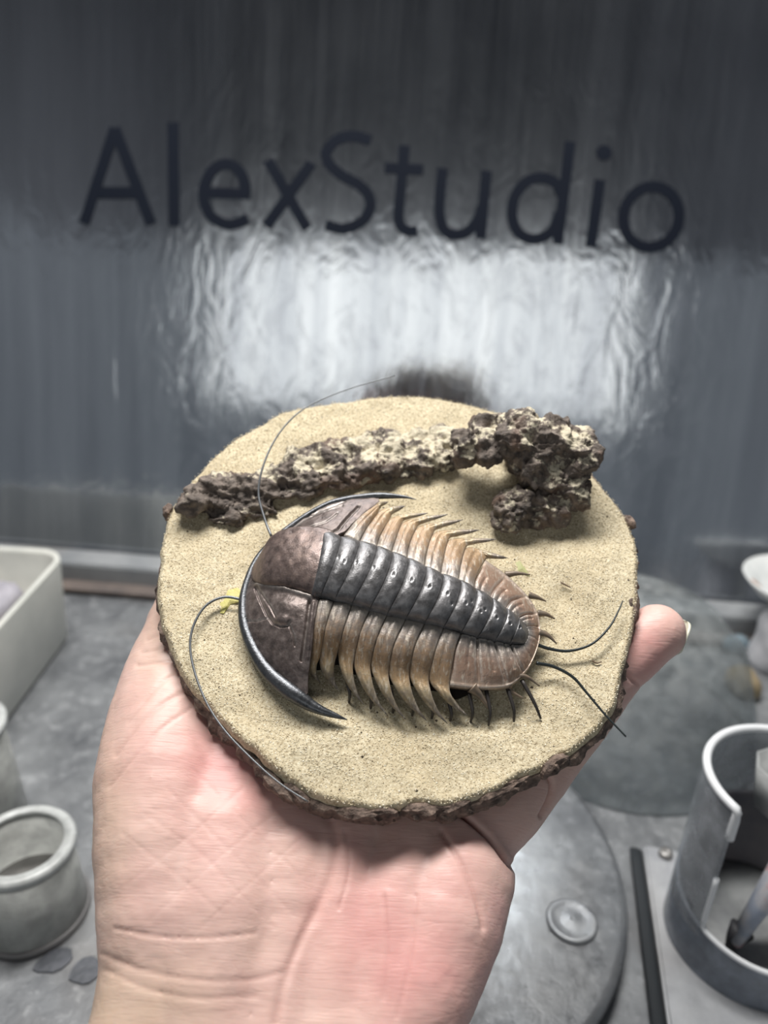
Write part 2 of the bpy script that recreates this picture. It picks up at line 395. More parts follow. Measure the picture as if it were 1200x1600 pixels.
def letter(name, strokes, hw=8.6):
    V = []; F = []; c0 = np.array(ltr.location)
    for si, st in enumerate(strokes):
        P = np.array(st, float); dot = len(P) == 1
        if dot:
            n = 28; ring = [(P[0][0]+12.2*math.cos(t), P[0][1]+12.2*math.sin(t)) for t in np.linspace(0, 2*math.pi, n, endpoint=False)]
            b = len(V)
            for off in (.0001, .0006):
                for q in ring: V.append(wall_pt(*q, off)-c0)
            F.append(tuple(range(b+n, b+2*n))); F.append(tuple(range(b, b+n))[::-1])
            F += [(b+k, b+(k+1) % n, b+n+(k+1) % n, b+n+k) for k in range(n)]
            continue
        if len(P) > 2: P = crom(P, max(30, len(P)*5))
        closed = np.linalg.norm(P[0]-P[-1]) < 1
        T = np.gradient(P, axis=0)
        if closed: T[0] = T[-1] = P[1]-P[-2]
        T /= np.linalg.norm(T, axis=1)[:, None]; N = np.stack([-T[:, 1], T[:, 0]], 1)
        A = P+N*hw; B = P-N*hw; b = len(V); n = len(P); z = .00004*si
        for off in (.0001, .0006+z):
            for q in A: V.append(wall_pt(*q, off)-c0)
            for q in B: V.append(wall_pt(*q, off)-c0)
        for i in range(n-1):
            F.append((b+2*n+i, b+2*n+i+1, b+3*n+i+1, b+3*n+i)); F.append((b+i, b+n+i, b+n+i+1, b+i+1))
            F.append((b+i, b+i+1, b+2*n+i+1, b+2*n+i)); F.append((b+n+i, b+3*n+i, b+3*n+i+1, b+n+i+1))
        for i in (0, n-1): F.append((b+i, b+2*n+i, b+3*n+i, b+n+i))
    o = mesh('letter_'+name if False else 'letter', V, F, paint, ltr, smooth=False); fix_normals(o); o['label'] = 'letter '+name+' of the wall lettering'
for nm, z, strokes in letters:
    st = [[z(*p) for p in s] for s in strokes]
    if nm == 'i': st.append([z(840, 135)])
    letter(nm, st)

# ================================================================== sand disc
OUT = [(640, 615), (700, 622), (760, 635), (850, 665), (925, 735), (960, 775), (985, 810), (997, 850), (1000, 900), (998, 940), (990, 985), (975, 1050), (960, 1110), (945, 1130), (900, 1172), (868, 1190), (820, 1212), (760, 1240), (700, 1262), (650, 1256), (600, 1268), (560, 1264), (520, 1256), (480, 1240), (440, 1215), (400, 1180), (350, 1130), (305, 1085), (280, 1050), (262, 1010), (250, 970), (244, 920), (247, 870), (255, 820), (265, 790), (290, 760), (330, 715), (350, 695), (400, 665), (440, 642), (500, 632), (560, 622)]
op = np.array([D(x, y)[:2] for x, y in OUT]); th = np.arctan2(op[:, 1], op[:, 0]); rr = np.hypot(op[:, 0], op[:, 1])
o_ = np.argsort(th); th = th[o_]; rr = rr[o_]
def rim_r(t): return np.interp((t+math.pi) % (2*math.pi)-math.pi, np.r_[th-2*math.pi, th, th+2*math.pi], np.r_[rr, rr, rr])
def sand_h(u, v):
    p = np.stack([u, v, 0*u], -1)
    h = (fbm(p*60, 3)-.5)*.0022 + (fbm(p*260+5, 3)-.5)*.0008
    for (x, y, s, a) in [(905, 880, .006, .0016), (880, 905, .004, -.0012), (930, 920, .006, .001), (800, 890, .004, .0008), (850, 935, .003, .0009), (480, 1160, .012, .0008), (880, 940, .003, -.001)]:
        c = D(x, y); h = h + a*np.exp(-((u-c[0])**2+(v-c[1])**2)/(2*s*s))
    return h
base_root = disc_empty('sand_disc', (0, 0, -.010))
tag(base_root, 'round wooden slice with bark edge covered in beige sand, held on the palm', 'display base')
BASE0 = np.array([0, 0, -.010])
nt, nr = 420, 90
tt = np.linspace(-math.pi, math.pi, nt, endpoint=False); RR = rim_r(tt)
RR = RR*(1+(fbm(np.stack([np.cos(tt)*14, np.sin(tt)*14, 0*tt], -1), 4)-.5)*.022)
ss = np.sqrt(np.linspace(.0004, 1, nr))
V = []
for s_ in ss:
    u = RR*s_*np.cos(tt); v = RR*s_*np.sin(tt); h = sand_h(u, v) - .0022*np.clip((s_-.975)/.025, 0, 1)**2
    V.append(np.stack([u, v, h], -1))
u = RR*1.002*np.cos(tt); v = RR*1.002*np.sin(tt); V.append(np.stack([u, v, 0*u-.0036], -1))
V = np.concatenate(V)-BASE0
F = grid_faces(nr+1, nt, closed_m=True) + [tuple(range(nt))[::-1]]
so = mesh('sand_layer', V, F, M['sand'], base_root); fix_normals(so)
# bark ring around and under the sand
prof = [(.970, -.0022), (.990, -.0025), (1.000, -.004), (1.000, -.0060), (.990, -.0078), (.965, -.0092), (.90, -.0092), (.5, -.0095), (.02, -.0095)]
PR = crom(prof[:7], 22).tolist()+prof[7:]
V = []
for k, (f_, z) in enumerate(PR):
    p3 = np.stack([np.cos(tt)*.07, np.sin(tt)*.07, 0*tt+z], -1)
    wgt = math.sin(min(1, k/20)*math.pi)**.5 if k < 21 else 0
    d = ((ridged(p3*np.array([240, 240, 160]), 3)-.5)*.0034 + (fbm(p3*90, 2)-.5)*.0036)*wgt
    zz = z + (fbm(p3*200+3, 2)-.5)*.0016*wgt
    f_ = f_+(.016*np.clip(-np.sin(tt)*1.2-.1, 0, 1) if f_ > .95 else 0*tt); V.append(np.stack([(RR*f_+d)*np.cos(tt), (RR*f_+d)*np.sin(tt), zz+0*tt], -1))
V = np.concatenate(V)-BASE0
ro = mesh('bark_edge', V, grid_faces(len(PR), nt, closed_m=True)+[tuple(range((len(PR)-1)*nt, len(PR)*nt))], M['rim_bark'], base_root, smooth=False); fix_normals(ro)
# loose bark flakes on the near edge
def flake(px, py, w, L, W, H, ang, seed):
    me = blobs([((0, 0, 0), (L*.5, W*.5, H*.5))])
    v = np.array([x.co for x in me.vertices]); rg = fbm(v*500+seed, 3)
    v = v*(1+(rg-.5)[:, None]*1.1); c, s_ = math.cos(ang), math.sin(ang)
    v = np.stack([v[:, 0]*c-v[:, 1]*s_, v[:, 0]*s_+v[:, 1]*c, v[:, 2]], -1)
    set_v(me, v+D(px, py, w)-BASE0); return link('bark_flake', me, M['rim_bark'], base_root)
for i, a in enumerate([(585, 1272, -3, .013, .004, .006, .05), (655, 1268, -3, .011, .004, .006, -.05), (545, 1270, -4, .010, .004, .006, -.2), (700, 1264, -4, .014, .004, .006, .15), (790, 1232, -3, .014, .004, .005, .45), (865, 1197, -2, .008, .004, .006, .5), (430, 1225, -4, .012, .004, .006, -.75), (465, 1243, -4, .010, .004, .006, -.6), (985, 955, -2, .004, .010, .005, 0), (262, 800, -1, .003, .006, .004, .1), (983, 815, -1, .003, .006, .004, .4)]):
    flake(*a, i*3.3)
# sand grains lying on the sand layer
N = 60000
a = RNG.uniform(-math.pi, math.pi, N); s_ = np.sqrt(RNG.uniform(0, .985, N)); ra = np.interp(a, np.r_[tt, math.pi], np.r_[RR, RR[0]])
gu, gv = ra*s_*np.cos(a), ra*s_*np.sin(a); gh = sand_h(gu, gv)
sz = RNG.uniform(.00010, .00027, N)
octv = np.array([[1, 0, 0], [0, 1, 0], [-1, 0, 0], [0, -1, 0], [0, 0, .8], [0, 0, -.8]], float)
octf = np.array([[0, 1, 4], [1, 2, 4], [2, 3, 4], [3, 0, 4], [1, 0, 5], [2, 1, 5], [3, 2, 5], [0, 3, 5]])
ang = RNG.uniform(0, 6.28, N); jit = RNG.uniform(.6, 1.3, (N, 6, 3))
vv = octv[None]*sz[:, None, None]*jit; ca, sa = np.cos(ang)[:, None], np.sin(ang)[:, None]
vv = np.stack([vv[..., 0]*ca-vv[..., 1]*sa, vv[..., 0]*sa+vv[..., 1]*ca, vv[..., 2]], -1) + np.stack([gu, gv, gh], -1)[:, None, :] - BASE0
ff = (octf[None]+(np.arange(N)*6)[:, None, None]).reshape(-1, 3)
me = bpy.data.meshes.new('sand_grains'); me.vertices.add(N*6); me.vertices.foreach_set('co', vv.astype(np.float32).ravel())
me.loops.add(len(ff)*3); me.loops.foreach_set('vertex_index', ff.astype(np.int32).ravel())
me.polygons.add(len(ff)); me.polygons.foreach_set('loop_start', np.arange(0, len(ff)*3, 3, dtype=np.int32)); me.update(calc_edges=True)
at = me.attributes.new('rnd', 'FLOAT', 'POINT'); at.data.foreach_set('value', np.repeat(RNG.uniform(0, 1, N), 6).astype(np.float32))
g = link('sand_grains', me, M['grain'], base_root); tag(g, kind='stuff')

# ================================================================== trilobite figure
def T(X, Y, wmm): return D(360+X/2.4, 740+Y/2.4, wmm)
TB = D(600, 960, 0)
tri = disc_empty('trilobite_figure', TB)
tag(tri, 'painted trilobite model with dark bronze head and rust orange ribbed sides on the sand', 'figurine')
LIN = lambda a, b, n: np.linspace(a, b, n)

U2 = [(345, 222), (412, 246), (480, 262), (545, 280), (601, 303), (660, 325), (725, 356), (786, 384), (853, 406), (912, 437), (974, 471), (1029, 510), (1075, 543), (1112, 580)]
L2 = [(303, 462), (337, 467), (390, 480), (454, 494), (521, 514), (586, 532), (657, 546), (727, 563), (797, 581), (862, 601), (926, 616), (990, 629), (1045, 640), (1098, 640)]
WF = np.array([14.5, 14.5, 14.5, 14.4, 14.2, 14, 13.6, 13.2, 12.6, 11.8, 10.8, 9.6, 8.4, 7.2])
RISE = np.array([6.0, 6.0, 6.0, 6.0, 6, 6, 5.8, 5.6, 5.4, 5.0, 4.5, 3.9, 3.1, 1.6])
SHF = np.array([1.2, 1.6, 1.8, 1.9, 1.9, 1.9, 1.9, 1.8, 1.7, 1.6, 1.4, 1.2, .9, .8])
UP3 = np.array([T(*p, w_) for p, w_ in zip(U2, WF)]); LO3 = np.array([T(*p, w_) for p, w_ in zip(L2, WF)])
axis_dir = (UP3[10]+LO3[10])-(UP3[2]+LO3[2]); axis_dir /= np.linalg.norm(axis_dir); axis_dir[2] = 0; axis_dir /= np.linalg.norm(axis_dir)
ZN = np.array([0, 0, 1.])
PITS = [(405, 315), (472, 333), (537, 352), (612, 377), (680, 398), (748, 423), (815, 450), (830, 488), (885, 485), (955, 510), (1000, 540), (1050, 563), (1085, 576), (428, 330), (905, 478), (940, 517)]
PITPX = np.array([(360+x/2.4, 740+y/2.4) for x, y in PITS])
def arch(U, L, rise, shift, m, sink=1.2):
    f = np.linspace(0, math.pi, m)[:, None]
    c = (1-np.cos(f))/2
    p = U+(L-U)*c + ZN*(rise*np.abs(np.sin(f))**.75) + axis_dir*(shift*np.sin(f)**1.2)
    e = np.clip(1-np.sin(f)/.22, 0, 1); p = p - ZN*(sink*e*.001)
    return p
m_arc = 56
for i in range(13):
    ns = 26; rows = []; ed = []
    for k, s_ in enumerate(np.linspace(0, 1, ns)):
        U = UP3[i]*(1-s_)+UP3[i+1]*s_; L = LO3[i]*(1-s_)+LO3[i+1]*s_
        rise = (RISE[i]*(1-s_)+RISE[i+1]*s_)*.001; sh = (SHF[i]*(1-s_)+SHF[i+1]*s_)*.001
        bulge = max(0, math.sin(math.pi*min(1, (.06+.94*s_**.9))))**.55
        amp = .0013 if i < 11 else .0009
        r2 = rise - amp + amp*1.15*bulge
        if s_ > .97: r2 -= amp*.8
        if i == 12: r2 = rise*(max(0, 1-s_**3))**.5
        p = arch(U, L, max(r2, 0.0002), sh, m_arc)
        rows.append(p)
        f = np.linspace(0, 1, m_arc); ed.append(np.clip(1-np.minimum(f, 1-f)/.07, 0, 1)*.9)
    P = np.array(rows).reshape(-1, 3); ed = np.array(ed).ravel()
    q, _ = proj(P)
    h = np.zeros(len(P))
    for c in PITPX:
        d = np.linalg.norm(q-c, axis=1); h -= .0006*np.exp(-(d/1.7)**2)
        h += .00012*np.exp(-((d-4)/1.6)**2)
    h += (fbm(P*900, 3)-.5)*.00022
    for c in PITPX: ed = np.maximum(ed, .8*np.exp(-(np.linalg.norm((q-c-np.array([1, 3]))/np.array([8, 5]), axis=1))**2))  # pale highlight painted into the ring colour around each pit
    P = P+ZN*h[:, None]
    # close to a solid with a floor strip
    bot = np.array([np.array([r[0]-ZN*.003, r[-1]-ZN*.003]) for r in rows]).reshape(-1, 3)
    F = grid_faces(ns, m_arc); nb = len(P)
    for k in range(ns-1):
        F.append((k*m_arc, nb+2*k, nb+2*k+2, (k+1)*m_arc)); F.append((k*m_arc+m_arc-1, (k+1)*m_arc+m_arc-1, nb+2*k+3, nb+2*k+1)); F.append((nb+2*k, nb+2*k+1, nb+2*k+3, nb+2*k+2))
    F.append(tuple(list(range(m_arc))+[nb+1, nb])); F.append(tuple([nb+2*ns-2, nb+2*ns-1]+list(range(ns*m_arc-1, (ns-1)*m_arc-1, -1))))
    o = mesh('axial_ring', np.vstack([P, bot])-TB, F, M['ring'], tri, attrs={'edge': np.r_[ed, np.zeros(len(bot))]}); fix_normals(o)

# pleurae: boundary lines from the axial furrow to the notch (zoom coordinates)
bl = [[(425, 232), (478, 168), (540, 120)], [(480, 262), (510, 205), (556, 142)], [(545, 280), (560, 235), (598, 170)], [(601, 303), (618, 250), (645, 184)], [(660, 325), (668, 272), (700, 202)], [(725, 356), (735, 295), (762, 222)], [(786, 384), (796, 328), (818, 250)], [(853, 406), (864, 339), (884, 278)], [(912, 437), (918, 395), (957, 325)]]
utip = [(592, 105), (655, 120), (740, 147), (815, 152), (872, 172), (935, 210), (997, 245), (1040, 315)]
cl = [[(330, 472), (312, 580), (303, 690)], [(386, 482), (356, 576), (337, 680)], [(454, 494), (422, 590), (403, 667)], [(521, 514), (485, 600), (463, 706)], [(586, 532), (547, 624), (526, 715)], [(657, 546), (610, 650), (594, 744)], [(727, 563), (688, 655), (671, 748)], [(797, 581), (765, 672), (744, 764)], [(862, 601), (839, 672), (822, 796)]]
ltip = [(336, 785), (403, 812), (499, 866), (586, 905), (656, 922), (735, 927), (813, 938), (890, 908)]
win = LIN(14.8, 12.2, 9); wmid_u = LIN(13.6, 10.6, 9); wnot_u = LIN(9.5, 7.0, 9); wmid_l = LIN(13.4, 10.8, 9); wnot_l = LIN(8.6, 7.0, 9)
def pleura(Fp, Bp, upper):
    n, m = 44, 14
    Fc = crom(Fp, n); Bc = crom(Bp, n); V = []; tc = []; ed = []
    tcv = np.linspace(0, 1, n)
    Tn = np.gradient((Fc+Bc)/2, axis=0)
    for i in range(n):
        a, b = Fc[i], Bc[i]; wd = np.linalg.norm(b-a)
        nn = np.cross(b-a, Tn[i]); nn /= np.linalg.norm(nn)+1e-12
        if nn[2] < 0: nn = -nn
        th_ = min(.0013, wd*.5); blg = min(.00055+.0004*tcv[i], wd*.28)
        for s_ in np.linspace(0, 1, m):
            g = math.exp(-((s_-.42-.15*tcv[i])/.07)**2)*.00026*min(1, wd/.004)*(1 if tcv[i] < .62 else 0)
            p = a+(b-a)*s_ + nn*(blg*math.sin(math.pi*s_)**.7 - g + .0003*(s_-.3)*min(1, wd/.004))
            V.append(p); tc.append(tcv[i]); ed.append(max(0, 1-min(s_, 1-s_)/.10)*(1 if tcv[i] < .7 else .2)+(.7 if tcv[i] < .05 else 0))
        for s_ in np.linspace(1, 0, m)[1:-1]:
            V.append(a+(b-a)*s_ - nn*th_*(.35+.65*math.sin(math.pi*s_))); tc.append(tcv[i]); ed.append(0)
    V = np.array(V); mm = m+m-2
    wr = (ridged(V*np.array([700, 260, 500]), 2)-.5)*.00042*np.clip(1.3-np.array(tc)*1.3, 0, 1)
    V = V+ZN*wr[:, None]
    F = grid_faces(n, mm, closed_m=True)+[tuple(range(mm)), tuple(range((n-1)*mm, n*mm))[::-1]]
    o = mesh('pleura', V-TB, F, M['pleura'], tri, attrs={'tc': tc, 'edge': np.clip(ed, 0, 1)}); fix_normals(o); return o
def pt3(l, ws): return [T(*p, w_) for p, w_ in zip(l, ws)]
for i in range(8):
    tip = np.array(utip[i], float); nf = np.array(bl[i][2], float); nb_ = np.array(bl[i+1][2], float)
    wt = 8.2
    f1 = nf+(tip-nf)*.42+np.array([-4, -7]); f2 = nf+(tip-nf)*.75+np.array([-2, -4])
    b1 = nb_+(tip-nb_)*.32+np.array([-8, -2]); b2 = nb_+(tip-nb_)*.70+np.array([-2, 2])
    Fp = pt3(bl[i], (win[i], wmid_u[i], wnot_u[i]))+[T(*f1, wnot_u[i]-.3), T(*f2, wt+.2), T(*tip, wt)]
    Bp = pt3(bl[i+1], (win[i+1], wmid_u[i+1], wnot_u[i+1]))+[T(*b1, wnot_u[i]-.4), T(*b2, wt), T(tip[0]+.6, tip[1]+2.0, wt-.1)]
    pleura(Fp, Bp, True)
    tip = np.array(ltip[i], float); nf = np.array(cl[i][2], float); nb_ = np.array(cl[i+1][2], float); wt = 2.6
    f1 = nf+(tip-nf)*.40+np.array([-25, -1]); f2 = nf+(tip-nf)*.74+np.array([-24, -2])
    b1 = nb_+(tip-nb_)*.34+np.array([-13, 4]); b2 = nb_+(tip-nb_)*.70+np.array([-11, 4])
    Fp = pt3(cl[i], (win[i], wmid_l[i], wnot_l[i]))+[T(*f1, 6.2), T(*f2, 3.9), T(*tip, wt)]
    Bp = pt3(cl[i+1], (win[i+1], wmid_l[i+1], wnot_l[i+1]))+[T(*b1, 6.4), T(*b2, 4.1), T(tip[0]+2.2, tip[1]-.6, wt)]
    pleura(Fp, Bp, False)

# pygidium (tail shield): lofted between axial furrow and margin, ribs raised
PY = [((912, 437), (918, 395), (957, 325)), ((974, 471), (990, 434), (1038, 384)), ((1029, 510), (1058, 474), (1114, 460)), ((1075, 543), (1108, 527), (1153, 527)), ((1110, 572), (1136, 570), (1160, 575)), ((1118, 606), (1140, 615), (1158, 630)), ((1100, 640), (1115, 667), (1135, 700)), ((1049, 642), (1080, 706), (1102, 751)), ((990, 629), (1018, 722), (1041, 800)), ((926, 616), (928, 701), (934, 808)), ((862, 601), (839, 672), (822, 798))]
wi = [12.2, 10.9, 9.7, 8.5, 7.6, 7.2, 7.4, 8.4, 9.7, 10.9, 12.2]; wm_ = [10.8, 9.6, 8.6, 7.6, 6.8, 6.5, 6.8, 7.8, 8.8, 9.8, 10.8]; wo = [7.0, 6.0, 5.4, 5.0, 4.7, 4.6, 4.7, 5.0, 5.6, 6.3, 7.0]
inn = np.array([T(*p[0], a) for p, a in zip(PY, wi)]); mid = np.array([T(*p[1], a) for p, a in zip(PY, wm_)]); ou = np.array([T(*p[2], a) for p, a in zip(PY, wo)])
nq = 220; I_, M_, O_ = crom(inn, nq), crom(mid, nq), crom(ou, nq); ms = 34
V = []; tc = []; ed = []
tpar = np.linspace(0, 10, nq)
for i in range(nq):
    L = crom([I_[i], M_[i], O_[i]], ms); fr = tpar[i] % 1; near = min(fr, 1-fr)
    ribbed = 1.0 if (tpar[i] < 4.2 or tpar[i] > 6.8) else .25
    for k in range(ms):
        t_ = k/(ms-1); fade = np.clip((.93-t_)/.2, 0, 1)
        g = (-.0007*math.exp(-(near/.07)**2) + .0004*math.sin(math.pi*fr)**.5 - .00035*math.exp(-((fr-.4)/.07)**2)*(t_ < .65))*fade*ribbed
        V.append(L[k]+ZN*(g+(.0004*math.exp(-((t_-.97)/.03)**2)))); tc.append(t_)
        ed.append(min(1, .9*math.exp(-((near-.10)/.05)**2)*ribbed*fade + (1.0 if t_ < .035 else 0) + .5*math.exp(-((t_-.97)/.03)**2)))
top = len(V)
for i in range(nq):
    L = crom([I_[i]-ZN*.003, M_[i]-ZN*.0025, O_[i]-ZN*.0012], 8)[::-1]
    V += list(L); tc += [1]*8; ed += [0]*8
F = grid_faces(nq, ms); F += grid_faces(nq, 8, off=top)
for i in range(nq-1):
    F.append((i*ms+ms-1, (i+1)*ms+ms-1, top+(i+1)*8, top+i*8)); F.append((i*ms, top+i*8+7, top+(i+1)*8+7, (i+1)*ms))
V = np.array(V); V = V+ZN*((ridged(V*700, 2)-.5)*.0002)[:, None]
pyg = mesh('tail_shield', V-TB, F, M['tail'], tri, attrs={'tc': tc, 'edge': ed}); fix_normals(pyg)
def spike(name, pts, r0, r1, mat, parent=tri, n=18, seg=8):
    P = crom(np.array(pts), n) if len(pts) > 2 else np.linspace(pts[0], pts[1], n)
    return tube(name, P, np.linspace(r0, r1, n), mat, parent, seg, base=TB)
for pts, ws in [([(934, 372), (985, 380), (1065, 376)], (6, 6, 6)), ([(1030, 380), (1075, 374), (1124, 379)], (5.5, 6, 6)), ([(1118, 456), (1150, 464), (1184, 479)], (5, 5, 4.5)), ([(1152, 524), (1185, 528), (1217, 545)], (4.8, 4.8, 4.2)), ([(1156, 596), (1190, 606), (1223, 637)], (4.6, 4.5, 3.8)),
                ([(905, 800), (935, 830), (971, 885)], (6, 5, 3)), ([(1040, 795), (1075, 762), (1112, 762), (1160, 797)], (5, 5.2, 5, 3.6)), ([(1036, 790), (1050, 815), (1098, 843)], (5, 4, 2.8))]:
    if pts[0] == (934, 372): continue
    spike('tail_spine', [T(*p, w_) for p, w_ in zip(pts, ws)], .0018 if pts[0] == (905, 800) else .0011, .00018, M['spine_tip'], pyg)

# head shield
HR = [(552, 84), (450, 94), (370, 114), (290, 156), (215, 208), (150, 265), (100, 325), (66, 400), (48, 480), (54, 570), (88, 660), (142, 742), (212, 806), (276, 846)]
HP = [(560, 106), (512, 138), (470, 175), (432, 214), (398, 236), (372, 300), (352, 370), (338, 440), (328, 486), (314, 560), (306, 640), (297, 715), (291, 765), (290, 822)]
wr_ = [8.0, 7.4, 6.8, 6, 5.2, 4.6, 4.2, 4.0, 3.8, 3.8, 3.8, 3.9, 4.2, 4.4]
wp_ = [8.6, 10.4, 12.2, 14.0, 15.0, 15.0, 15.0, 15.0, 15.0, 14.4, 12.6, 10.0, 7.6, 5.6]
R3 = np.array([T(*p, a) for p, a in zip(HR, wr_)]); P3 = np.array([T(*p, a) for p, a in zip(HP, wp_)])
nq, ms = 300, 110
Rc, Pc = crom(R3, nq), crom(P3, nq)
s_ = np.linspace(0, 1, ms)[None, :, None]
S = Rc[:, None]*(1-s_)+Pc[:, None]*s_
S[..., 2] = Rc[:, None, 2]+(Pc[:, None, 2]-Rc[:, None, 2])*np.sin(s_[..., 0]*math.pi/2)**.85
S = S.reshape(-1, 3); q, _ = proj(S); q = np.stack([(q[:, 0]-360)*2.4, (q[:, 1]-740)*2.4], 1)
def groove(line, wd, dp): return -1.6*dp*np.exp(-(line_dist(q, line)/wd)**2)
h = np.zeros(len(S)); edg = np.zeros(len(S))
for line, wd, dp in [
    ([(95, 430), (115, 480), (135, 525), (160, 560), (185, 572), (212, 570), (225, 555)], 5, .0006), ([(60, 552), (100, 553), (140, 540)], 3, .0004), ([(222, 570), (236, 605), (242, 645)], 3.5, .0004),
    ([(298, 478), (286, 560), (275, 640), (266, 700)], 5, .0007), ([(100, 425), (150, 500), (170, 540)], 3.5, .0003),
    ([(210, 212), (300, 205), (385, 218), (405, 208), (440, 165), (480, 124)], 5, .0006), ([(180, 205), (260, 165), (340, 145), (420, 120)], 3, .0003), ([(110, 330), (160, 262), (230, 200), (330, 140), (430, 103)], 4, .0004),
    ([(300, 200), (360, 180), (400, 150)], 3, .0003)]:
    h += groove(line, wd, dp)
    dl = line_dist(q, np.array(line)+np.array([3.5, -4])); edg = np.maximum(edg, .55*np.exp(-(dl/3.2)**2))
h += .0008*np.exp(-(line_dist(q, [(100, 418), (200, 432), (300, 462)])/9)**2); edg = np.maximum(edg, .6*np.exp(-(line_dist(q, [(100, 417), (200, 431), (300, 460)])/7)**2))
h += .0010*np.exp(-(np.hypot((q[:, 0]-196)/26, (q[:, 1]-552)/17))**2)          # palpebral lobe
h += .0012*np.exp(-(np.hypot((q[:, 0]-215)/55, (q[:, 1]-500)/38))**2)
h += .0005*np.exp(-(line_dist(q, [(312, 490), (300, 580), (288, 690)])/8)**2)
h += (fbm(S*500, 4)-.5)*.00045
S = S+ZN*h[:, None]
bot = (Rc*.35+Pc*.65); bot = bot.copy(); bot[:, 2] = np.maximum(.0015, Rc[:, 2]-.001)
pb = Pc.copy(); pb[:, 2] -= .0022
V = np.vstack([S, Rc-ZN*.0008, bot, pb]); nS = len(S)
F = grid_faces(nq, ms)
for i in range(nq-1):
    a, b = i*ms, (i+1)*ms
    F += [(a, nS+i, nS+i+1, b), (nS+i, nS+nq+i, nS+nq+i+1, nS+i+1), (nS+nq+i, nS+2*nq+i, nS+2*nq+i+1, nS+nq+i+1), (nS+2*nq+i, a+ms-1, b+ms-1, nS+2*nq+i+1)]
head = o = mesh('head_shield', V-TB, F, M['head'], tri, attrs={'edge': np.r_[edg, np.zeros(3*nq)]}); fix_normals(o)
# glabella
GU = [(78, 360), (104, 318), (150, 246), (212, 214), (300, 208), (384, 222)]; GL = [(74, 392), (98, 412), (140, 420), (205, 431), (262, 446), (318, 466)]
gw = [4.6, 7.6, 10.6, 12.6, 13.8, 14.6]; gr = [.2, 1.6, 3.2, 4.4, 5.2, 5.6]
gu3 = crom([T(*p, a) for p, a in zip(GU, gw)], 60); gl3 = crom([T(*p, a) for p, a in zip(GL, gw)], 60); grr = crom(np.array(gr)[:, None], 60)[:, 0]
rows = [arch(gu3[i], gl3[i], max(.0001, grr[i]*.001*(1 if i < 54 else 1-.10*((i-54)/5)**2)), .0006*i/60, 60, .8) for i in range(60)]
P = np.array(rows).reshape(-1, 3); P = P+ZN*((fbm(P*420, 4)-.5)*.0006)[:, None]
ed = np.zeros((60, 60)); f = np.linspace(0, 1, 60); ed[:] = np.clip(1-np.minimum(f, 1-f)/.06, 0, 1)*.8; ed[55:] = np.maximum(ed[55:], np.linspace(0, .6, 5)[:, None])
bot = np.array([np.array([r[0]-ZN*.003, r[-1]-ZN*.003]) for r in rows]).reshape(-1, 3); nb = 3600
F = grid_faces(60, 60)
for k in range(59): F += [(k*60, nb+2*k, nb+2*k+2, (k+1)*60), (k*60+59, (k+1)*60+59, nb+2*k+3, nb+2*k+1), (nb+2*k, nb+2*k+1, nb+2*k+3, nb+2*k+2)]
F += [tuple(list(range(60))+[nb+1, nb]), tuple([nb+118, nb+119]+list(range(3599, 3539, -1)))]
o = mesh('glabella', np.vstack([P, bot])-TB, F, M['glab'], head, attrs={'edge': np.r_[ed.ravel(), np.zeros(len(bot))]}); fix_normals(o)
# border roll ending in the two genal spines
rimpts = [((695, 97), 8.4, .12), ((655, 88), 8.4, .45), ((600, 84), 8.2, .85), ((545, 84), 8.0, 1.05)] + [(p, a, r) for p, a, r in zip(HR[1:13], wr_[1:13], [1.0, 1.0, 1.0, 1.0, 1.05, 1.1, 1.15, 1.3, 1.5, 1.75, 2.1, 2.3])] + [((262, 842), 4.2, 2.0), ((300, 868), 3.8, 1.55), ((345, 890), 3.4, 1.15), ((395, 908), 2.9, .7), ((438, 923), 2.4, .12)]
arr = np.array([np.r_[T(*p, a), r*.001] for p, a, r in rimpts]); arr = crom(arr, 150)
o = tube('head_border', arr[:, :3], np.maximum(arr[:, 3], .0001), M['rim'], head, 16, base=TB)
a_ = o.data.attributes.new('edge', 'FLOAT', 'POINT')
# belly mass, blackened and spread to stand in for shade; legs
ax = (UP3+LO3)/2
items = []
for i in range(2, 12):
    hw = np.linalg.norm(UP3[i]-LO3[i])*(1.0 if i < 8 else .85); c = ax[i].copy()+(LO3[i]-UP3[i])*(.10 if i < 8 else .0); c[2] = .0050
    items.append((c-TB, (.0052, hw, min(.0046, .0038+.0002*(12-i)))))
for k in range(0, 9):  # extra blobs blacken the gaps at the spine notches like shade
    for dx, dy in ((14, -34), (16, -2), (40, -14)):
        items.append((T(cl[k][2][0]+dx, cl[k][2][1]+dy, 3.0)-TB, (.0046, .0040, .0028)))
me = blobs(items); und = link('underside_shade', me, M['dark'], tri)
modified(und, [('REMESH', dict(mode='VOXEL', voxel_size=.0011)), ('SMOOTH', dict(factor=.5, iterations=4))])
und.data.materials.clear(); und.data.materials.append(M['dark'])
zl = lambda x, y: ((240+x/4.2857)*2.4, (180+y/4.2857)*2.4)
for (a, b, wa) in [((570, 700), (580, 895), 5), ((685, 680), (700, 915), 5), ((828, 670), (870, 890), 4.6), ((922, 610), (1050, 870), 4.4), ((430, 740), (440, 890), 5), ((300, 700), (320, 870), 5), ((170, 680), (190, 850), 5), ((40, 660), (60, 830), 5), ((-110, 640), (-90, 800), 5), ((-250, 600), (-235, 760), 5)]:
    A, B = T(*zl(*a), wa), T(*zl(*b), .1); Mi = (A+B)/2+np.array([.0006, -.0012, .0006])
    spike('leg', [A, Mi, B], .0006, .0003, M['leg'], n=10, seg=8)
